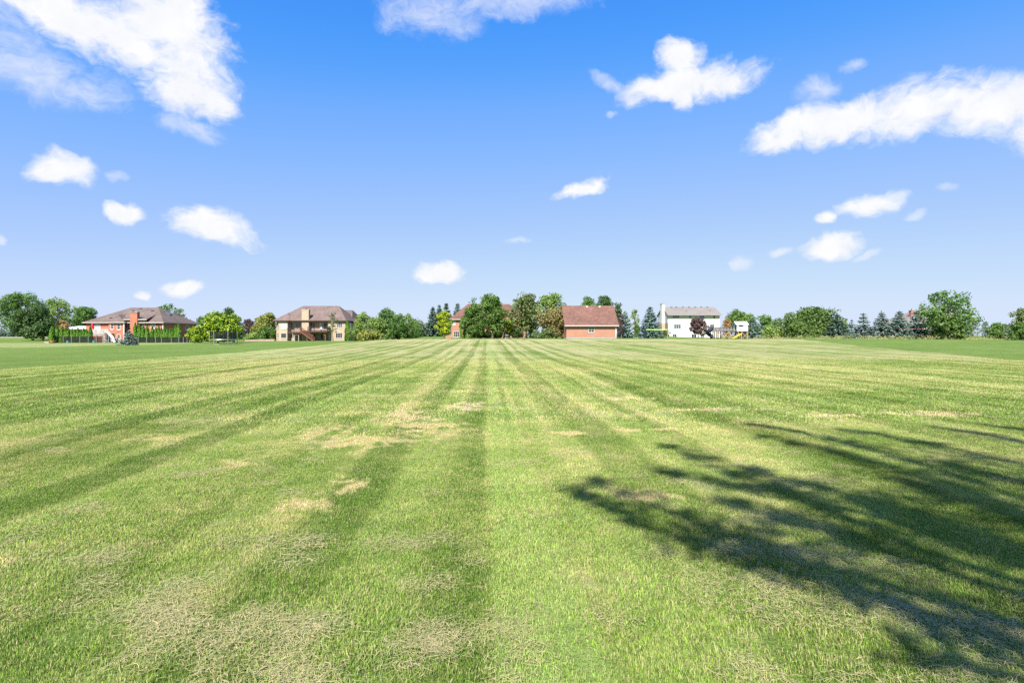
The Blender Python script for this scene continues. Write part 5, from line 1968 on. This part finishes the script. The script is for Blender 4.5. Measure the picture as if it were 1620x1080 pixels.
# (px centre, distance, top row, width px, leaf, trunk share, looseness, label)
BROAD = [
    (30, 196, 463.5, 72, 'green', .16, .5, "tallest loose crowned tree at the far left edge"),
    (52, 152, 485.5, 54, 'dark', .13, 0, "dense dark round tree by the gravel drive"),
    (68, 156, 501, 36, 'dark', .22, 0, "smaller dark tree joined to the dense round one by drive"),
    (92, 200, 471.5, 48, 'light', .14, .6, "airy light green tree between dark round tree and pavilion"),
    (134, 215, 485.2, 44, 'green', .2, .3, "round green tree behind the white pool pavilion"),
    (96, 168, 507.5, 34, 'rust', .08, .3, "brownish shrubby tree behind the arborvitae row"),
    (262, 185, 480.2, 34, 'green', .3, .7, "feathery tree top rising behind the brick house's ridge"),
    (284, 180, 486, 26, 'grey', .3, .6, "lower greyish tree top behind the brick house's roof slope"),
    (345, 122, 495.8, 62, 'lime', .10, .1, "bright yellow-green spreading tree behind the trampoline"),
    (370, 126, 497, 32, 'lime', .14, .1, "smaller yellow-green tree at the right of the trampoline"),
    (308, 119, 519.5, 27, 'lime', .05, 0, "low yellow-green bush between fence and spreading tree"),
    (362, 165, 485.0, 26, 'dark', .3, .1, "dark tree rising behind the yellow-green trees"),
    (318, 170, 500.0, 20, 'green', .3, .4, "thin green tree behind the brick house's right eave"),
    (394, 190, 504.6, 23, 'purple', .14, 0, "purple leaved tree left of the stone house's green trees"),
    (424, 176, 493.8, 38, 'yolive', .1, .35, "yellowish green loose tree left of the stone house"),
    (412, 185, 503.5, 28, 'yolive', .1, .2, "shorter olive tree beside the purple tree"),
    (424, 158, 517.6, 34, 'bright', .04, 0, "bright green bush at the stone house's left corner"),
    (400, 160, 528, 24, 'light', .04, .1, "low pale shrubs above the retaining wall"),
    (526, 146, 494.4, 17, 'olive', .3, .8, "young thin tree standing in front of the stone house"),
    (574, 141, 494.0, 25, 'light', .06, .35, "spiky topped light green tree right of the stone house"),
    (565, 146, 514, 18, 'olive', .05, .2, "olive shrub between stone house corner and light green tree"),
    (597, 143, 503, 30, 'light', .06, .2, "broad light green tree right of the spiky topped one"),
    (583, 136, 524, 34, 'yolive', .03, .1, "low spreading bush at the foot of the light green trees"),
    (611, 158, 487.6, 25, 'green', .1, .15, "tallest green tree in the clump right of the stone house"),
    (631, 150, 497, 22, 'green', .16, .15, "trunked green tree casting a shadow right of the tall one"),
    (645, 172, 496, 18, 'light', .1, .4, "slim light green tree in the clump's right half"),
    (659, 185, 506.5, 29, 'grey', .06, .3, "low grey green tree at the right end of the clump"),
    (702, 137, 491.5, 29, 'yellow', .12, 0, "bright yellow tree left of the salmon brick house"),
    (749, 186, 470, 16, 'grey', .5, .9, "feathery pale tree top left behind the salmon house ridge"),
    (766, 190, 466, 22, 'grey', .45, .9, "feathery pale tree top right behind the salmon house ridge"),
    (749, 138, 481.5, 38, 'bright', .10, 0, "left one of two big green trees before salmon house"),
    (780, 135, 463.6, 44, 'bright', .08, 0, "tallest bright green tree in front of the salmon house"),
    (797, 143, 491.5, 26, 'rust', .2, .5, "rusty orange tree beside the tallest bright green tree"),
    (806, 139, 504.5, 20, 'lime', .2, .2, "small lime green tree below the rusty one"),
    (832, 136, 465.2, 50, 'olive', .2, .25, "olive green tree on a pale trunk left of garage trees"),
    (872, 152, 463.8, 46, 'light', .2, .35, "light green tree rising behind the tan shrubby tree"),
    (880, 128, 487.5, 50, 'tanor', .05, .35, "tan and orange shrubby tree beside the brick outbuilding"),
    (849, 130, 521.5, 17, 'grey', .04, 0, "grey green bush at the foot of the tan tree"),
    (860, 127, 526.5, 11, 'bright', .04, 0, "small bright green bush between grey bush and tan tree"),
    (868, 124, 519, 20, 'olive', .04, .2, "low olive bush under the tan shrubby tree"),
    (930, 172, 469.5, 32, 'green', .3, .1, "left tree behind the brick outbuilding's roof"),
    (956, 176, 467, 34, 'dark', .3, .1, "right darker tree behind the brick outbuilding's roof"),
    (977, 160, 478, 22, 'dark', .2, .3, "dark reddish tree at the outbuilding's right gable"),
    (983, 148, 496, 14, 'purple', .1, .3, "narrow dark reddish shrub beside the outbuilding"),
    (1004.5, 176, 488.5, 19, 'light', .16, .45, "slim light green tree between the two blue spruces"),
    (1008, 168, 513.5, 14, 'bright', .05, 0, "low bright green bush under the slim light green tree"),
    (1104.5, 152, 503, 28, 'purple', .22, 0, "round purple tree in front of the cream house"),
    (1053.8, 140, 521.4, 12, 'olive', .3, 0, "clipped round shrub at the cream house's left corner"),
    (1168, 205, 492, 40, 'bright', .14, .1, "bright green maple behind the white play cabin"),
    (1184, 200, 497, 30, 'light', .14, .1, "lighter green tree right behind the play cabin"),
    (1150, 200, 502, 18, 'rust', .1, .3, "brownish low tree at the cream house's right edge"),
    (1164, 214, 487.5, 20, 'grey', .4, 1.0, "thin grey half bare tree top above the bright maple"),
    (1211, 140, 498.5, 24, 'green', .06, .35, "ragged green tree right of the play set's spruce"),
    (1234, 142, 505, 30, 'grey', .05, .45, "loose grey green thicket left of the wide round tree"),
    (1222, 134, 516, 26, 'light', .04, .2, "light green bush in front of the thicket"),
    (1286, 132, 490.0, 76, 'mid', .07, .1, "wide round light green tree at the field's right side"),
    (1264, 129, 509, 36, 'mid', .04, .1, "lower left lobe tree beside the wide round tree"),
    (1499, 122, 461.5, 84, 'green', .15, .85, "big airy willow like tree in front of far brick house"),
    (1500, 119, 499, 62, 'mid', .07, .7, "lower light green tree under the big airy tree"),
    (1537, 124, 500, 26, 'grey', .1, .8, "thin drooping tree at the right of the airy tree"),
    (1559, 150, 508, 16, 'grey', .1, .5, "small spindly tree at the left of the right hand shrubs"),
    (1580, 128, 511.5, 36, 'bright', .05, .2, "bright green shrub in the right hand hedge"),
    (1600, 126, 514, 30, 'grey', .05, .2, "silvery green shrub beside the bright one in hedge"),
    (1618, 116, 486.5, 34, 'olive', .1, .3, "olive tree cut off by the photo's right edge"),
    (1614, 112, 510, 26, 'bright', .04, .1, "green bush at the foot of the olive edge tree"),
    (757, 145, 525.5, 17, 'dark', .03, 0, "dark low bush against the salmon house's windows, left of three"),
    (771, 146, 524.5, 18, 'dark', .03, 0, "dark low bush against the salmon house's windows, middle of three"),
    (787, 146, 525, 17, 'dark', .03, 0, "dark low bush against the salmon house's windows, right of three"),
    (818, 146, 516, 22, 'dark', .03, 0, "dark shrub in the shade left of the pale trunk"),
    (843, 147, 519, 18, 'dark', .03, 0, "dark shrub in the shade right of the pale trunk"),
    (742, 136, 529, 12, 'light', .03, 0, "low pale green bush at the foot of the left big tree"),
    (621, 152, 512, 20, 'dark', .03, .1, "dark low shrub under the tallest tree of the clump"),
    (641, 160, 512, 20, 'mid', .03, .1, "green low shrub in the middle of the clump's right half"),
    (655, 166, 515, 20, 'green', .03, .1, "rounded low shrub near the clump's right end"),
    (35, 210, 519, 9, 'grey', .08, .2, "pale grey green shrub between far spruce and round tree"),
]
for i, (px, D, pt_, w_, leaf, tk, lo, lb) in enumerate(BROAD):
    x = PX(px, D)
    z = h1(x, D)
    cat = 'bush' if ('bush' in lb or 'shrub' in lb.replace('shrubby', '') or 'thicket' in lb) and 'tree' not in lb.split(' ')[:5] else 'tree'
    nm = {'bush': 'bush', 'tree': 'broadleaf_tree'}[cat]
    broadleaf(nm, x, D, z, PZ(pt_, D), w_ * (1.42 if 555 < px < 670 or 1195 < px < 1250 else 1.12 if 740 < px < 900 and D < 160 else 1.04) / F * D, leaf, lb, cat, None, 1000 + i * 7, lo, tk, bark='bark_pale' if px in (832, 1104.5, 526) else 'bark')

# (px, distance, top row, width px, needle, label)
CONI = [
    (22, 214, 518.6, 18, 'spruce2', "silvery blue spruce beside the far slate roofed house"),
    (3, 205, 520, 14, 'spruce2', "silvery spruce cut off by the photo's left edge"),
    (204, 97, 522.6, 19, 'spruce2', "small blue spruce standing alone on the lawn by the pool"),
    (685, 186, 485, 20, 'pine', "leftmost of the three dark spruces behind the yellow tree"),
    (695, 192, 481.8, 20, 'spruce', "middle one of the three dark spruces behind yellow tree"),
    (706, 190, 478.8, 22, 'pine', "tallest of the three dark spruces behind the yellow tree"),
    (724, 185, 479.2, 22, 'pine', "dark spruce rising behind the salmon house's left roof slope"),
    (989, 152, 491.8, 18, 'spruce', "slim blue spruce right of the brick outbuilding"),
    (1028.6, 141, 484.4, 28, 'spruce', "big blue spruce left of the cream house"),
    (1191, 128, 500.6, 25, 'spruce', "blue spruce right beside the white play cabin"),
    (1324, 126, 495.5, 32, 'pine', "dark green spruce against the wide round tree's right side"),
    (1347.5, 136, 505, 15, 'spruce2', "shortest silvery spruce at the left of the spruce row"),
    (1366, 128, 494.8, 25, 'spruce2', "second silvery blue spruce in the row on the right"),
    (1394.5, 127, 491.8, 28, 'spruce2', "third silvery blue spruce in the row on the right"),
    (1422.6, 126, 491.2, 32, 'spruce2', "fourth and broadest silvery spruce in the row on the right"),
    (1450, 130, 490.8, 30, 'spruce', "darker spruce next to the brick chimney at row's end"),
    (1477, 130, 515, 36, 'pine', "low dark spruce under the big airy tree"),
]
for i, (px, D, pt_, w_, leaf, lb) in enumerate(CONI):
    x = PX(px, D)
    conifer('spruce_tree', x, D, h1(x, D), PZ(pt_, D), w_ * 1.36 / F * D, leaf, lb, "spruces in the row on the right" if 'row' in lb and px > 1340 else None, 2000 + i * 5)

# rough weeds at the foot of the right-hand trees and a far wood on the horizon
def mass(name, pts, hs, size, leaf, label, cat, seed, per):
    r = np.random.default_rng(seed)
    Ps = []
    for (x, y), hh in zip(pts, hs):
        n = per
        p = np.stack([x + r.normal(0, hh * .5, n), y + r.normal(0, hh * .4, n), r.uniform(0, 1, n) ** 1.3 * hh], 1)
        p[:, 2] += H(p[:, 0], p[:, 1])
        Ps.append(p)
    P = np.concatenate(Ps)
    o = crown_obj(cards(P, np.repeat(np.array([[0, -.7, .4]]), len(P), 0), size, r, .4), r, LF[leaf], None, (0, 0, 0), name)
    return tag(o, label, cat, kind='stuff')


r = np.random.default_rng(77)
wp = [(PX(px, 117 + r.uniform(-3, 6)), 117 + r.uniform(-3, 6)) for px in r.uniform(1200, 1640, 220)]
mass('weeds', wp, r.uniform(.35, 1.0, 220), .2, 'weeds', "tall dry weeds along the foot of the right hand trees", 'weeds', 5, 26)
wp = [(x, 1150 + 60 * math.sin(x * .01)) for x in np.arange(-1500, 1500, 9.0)]
mass('distant_woods', wp, [r.uniform(4.5, 8.5) for _ in wp], 2.4, 'dark', "far off wood along the horizon", 'woods', 6, 40)


# ------------------------------------------------------------------ the tree beside the camera whose shadow falls across the field
def shade_tree():
    """its limbs are laid out from the shadow they throw: ground point of the shadow, height of the limb"""
    r = np.random.default_rng(9)
    cx, cy = 3.3, -2.4
    z0 = h1(cx, cy)
    root = thing('shade_tree', (cx, cy, z0), "tall leafy tree beside the camera, shading the right of the field", 'tree')
    mb = MB()
    mb.tube([(cx, cy, -.2), (cx + .03, cy, 1.0), (cx, cy + .05, 3.0), (cx + .1, cy, 6.0), (cx + .15, cy, 9.5)], [.28, .21, .18, .11, .03], 9)
    Ps = []
    ox, oy = math.sin(R(SUN_AZ)) / math.tan(R(SUN_EL)), math.cos(R(SUN_AZ)) / math.tan(R(SUN_EL))

    def spot(px, py, z):
        D_ = EYE * F / (py - HOR)
        return Vector((PX(px, D_) - ox * z, D_ - oy * z, z))

    def plume(line, wid, n):
        P = [spot(*p) for p in line]
        tr = Vector((cx, cy, max(2.4, min(7.0, P[-1].z - 1.8))))
        chain = P + [P[-1].lerp(tr, .55) + Vector((0, 0, -.1)), tr]
        mb.tube(chain[::-1], list(np.linspace(.085, .012, len(chain))), 6)
        seg = np.array([list(p) for p in P])
        ln = np.r_[0, np.cumsum(np.linalg.norm(np.diff(seg, axis=0), axis=1))]
        nt = int(17 * ln[-1]) + 6
        t_ = r.uniform(0, 1, nt) ** .95 * ln[-1]
        B = np.stack([np.interp(t_, ln, seg[:, k]) for k in range(3)], 1)
        w_ = 1.55 * wid * (.30 + .9 * np.clip(t_ / (.55 * ln[-1]), 0, 1))
        d = r.normal(0, 1, (nt, 3))
        d /= np.linalg.norm(d, axis=1)[:, None]
        tip = B + d * (w_ * r.uniform(.35, 1.0, nt))[:, None] + np.array([0, 0, .12])
        q = r.integers(0, nt, n)
        f = r.uniform(.1, 1.0, n)[:, None]
        Ps.append(B[q] * (1 - f) + tip[q] * f + r.normal(0, .075, (n, 3)))

    for line, wd, n in (
            ([(902, 776, 8.2), (1010, 828, 7.2), (1200, 893, 6.0), (1330, 925, 5.4)], 0.22, 930),
            ([(935, 762, 8.4), (1095, 826, 7.2), (1265, 886, 6.1)], 0.19, 558),
            ([(1048, 703, 9.6), (1150, 745, 8.6), (1300, 800, 7.2), (1450, 868, 6.0)], 0.22, 930),
            ([(1028, 744, 9.0), (1130, 764, 8.4), (1290, 792, 7.4)], 0.17, 496),
            ([(1183, 671, 11.0), (1300, 690, 10.2), (1450, 730, 9.0), (1620, 790, 7.6)], 0.24, 992),
            ([(1200, 690, 10.6), (1350, 722, 9.6), (1500, 768, 8.2), (1640, 828, 7.0)], 0.24, 992),
            ([(1330, 681, 11.4), (1450, 699, 10.6), (1620, 736, 9.4), (1720, 770, 8.6)], 0.22, 868),
            ([(1468, 677, 11.8), (1560, 690, 11.2), (1700, 720, 10.0)], 0.22, 682),
            ([(1545, 671, 11.6), (1640, 684, 11.0), (1760, 706, 10.0)], 0.21, 558),
            ([(1180, 742, 9.4), (1330, 778, 8.4), (1480, 830, 7.2), (1640, 900, 6.0)], 0.25, 1054),
            ([(1120, 790, 8.4), (1290, 836, 7.2), (1450, 890, 6.2)], 0.19, 620),
            ([(1420, 760, 9.0), (1540, 790, 8.2), (1680, 840, 7.2)], 0.29, 930),
            ([(1380, 800, 8.2), (1500, 845, 7.2), (1640, 890, 6.4)], 0.25, 806),
            ([(1500, 735, 9.6), (1640, 770, 8.6), (1780, 820, 7.6)], 0.29, 930),
            ([(1330, 930, 5.6), (1480, 985, 4.8), (1640, 1040, 4.2)], .30, 161),
            ([(1430, 1040, 4.8), (1560, 1062, 4.5), (1700, 1100, 4.2)], .34, 127),
            ([(1580, 860, 7.2), (1700, 900, 6.4)], 0.25, 496)):
        plume(line, wd * 1.1, int(n * 1.08))
    for n_, (x0, x1, y0, y1, zz) in ((520, (1300, 1480, 735, 830, 8.2)), (900, (1450, 1640, 720, 860, 8.4)), (260, (1140, 1300, 770, 860, 7.6)), (260, (1330, 1560, 690, 735, 10.2)), (140, (1420, 1640, 900, 1040, 5.2))):
        for c_ in range(n_ // 20):           # twigs between the limbs
            q = spot(r.uniform(x0, x1), r.uniform(y0, y1), zz + r.uniform(-.8, .8))
            Ps.append(np.array(list(q)) + r.normal(0, .16, (20, 3)))
    # the side away from the field
    for k in range(9):
        a = R(175 + 25 * k)
        e = np.array([cx + 3.0 * math.cos(a), cy - .6 + 2.6 * math.sin(a), 8.0 + 1.5 * math.sin(k * 2.1)])
        s_ = np.array([cx, cy, 3.4])
        mb.tube([tuple(s_), tuple((s_ + e) / 2 + np.array([0, 0, -.3])), tuple(e)], [.08, .05, .012], 6)
        f = r.uniform(.35, 1, 700)[:, None]
        Ps.append(s_ * (1 - f) + e * f + r.normal(0, .38, (700, 3)))
    P = np.concatenate(Ps)
    crown_obj(cards(P, np.repeat(np.array([[0, 0, 1.0]]), len(P), 0), .105, r, .6, .7), r, LF['green'], root, (cx, cy, z0))
    mb.build('trunk', M['bark'], root)


shade_tree()
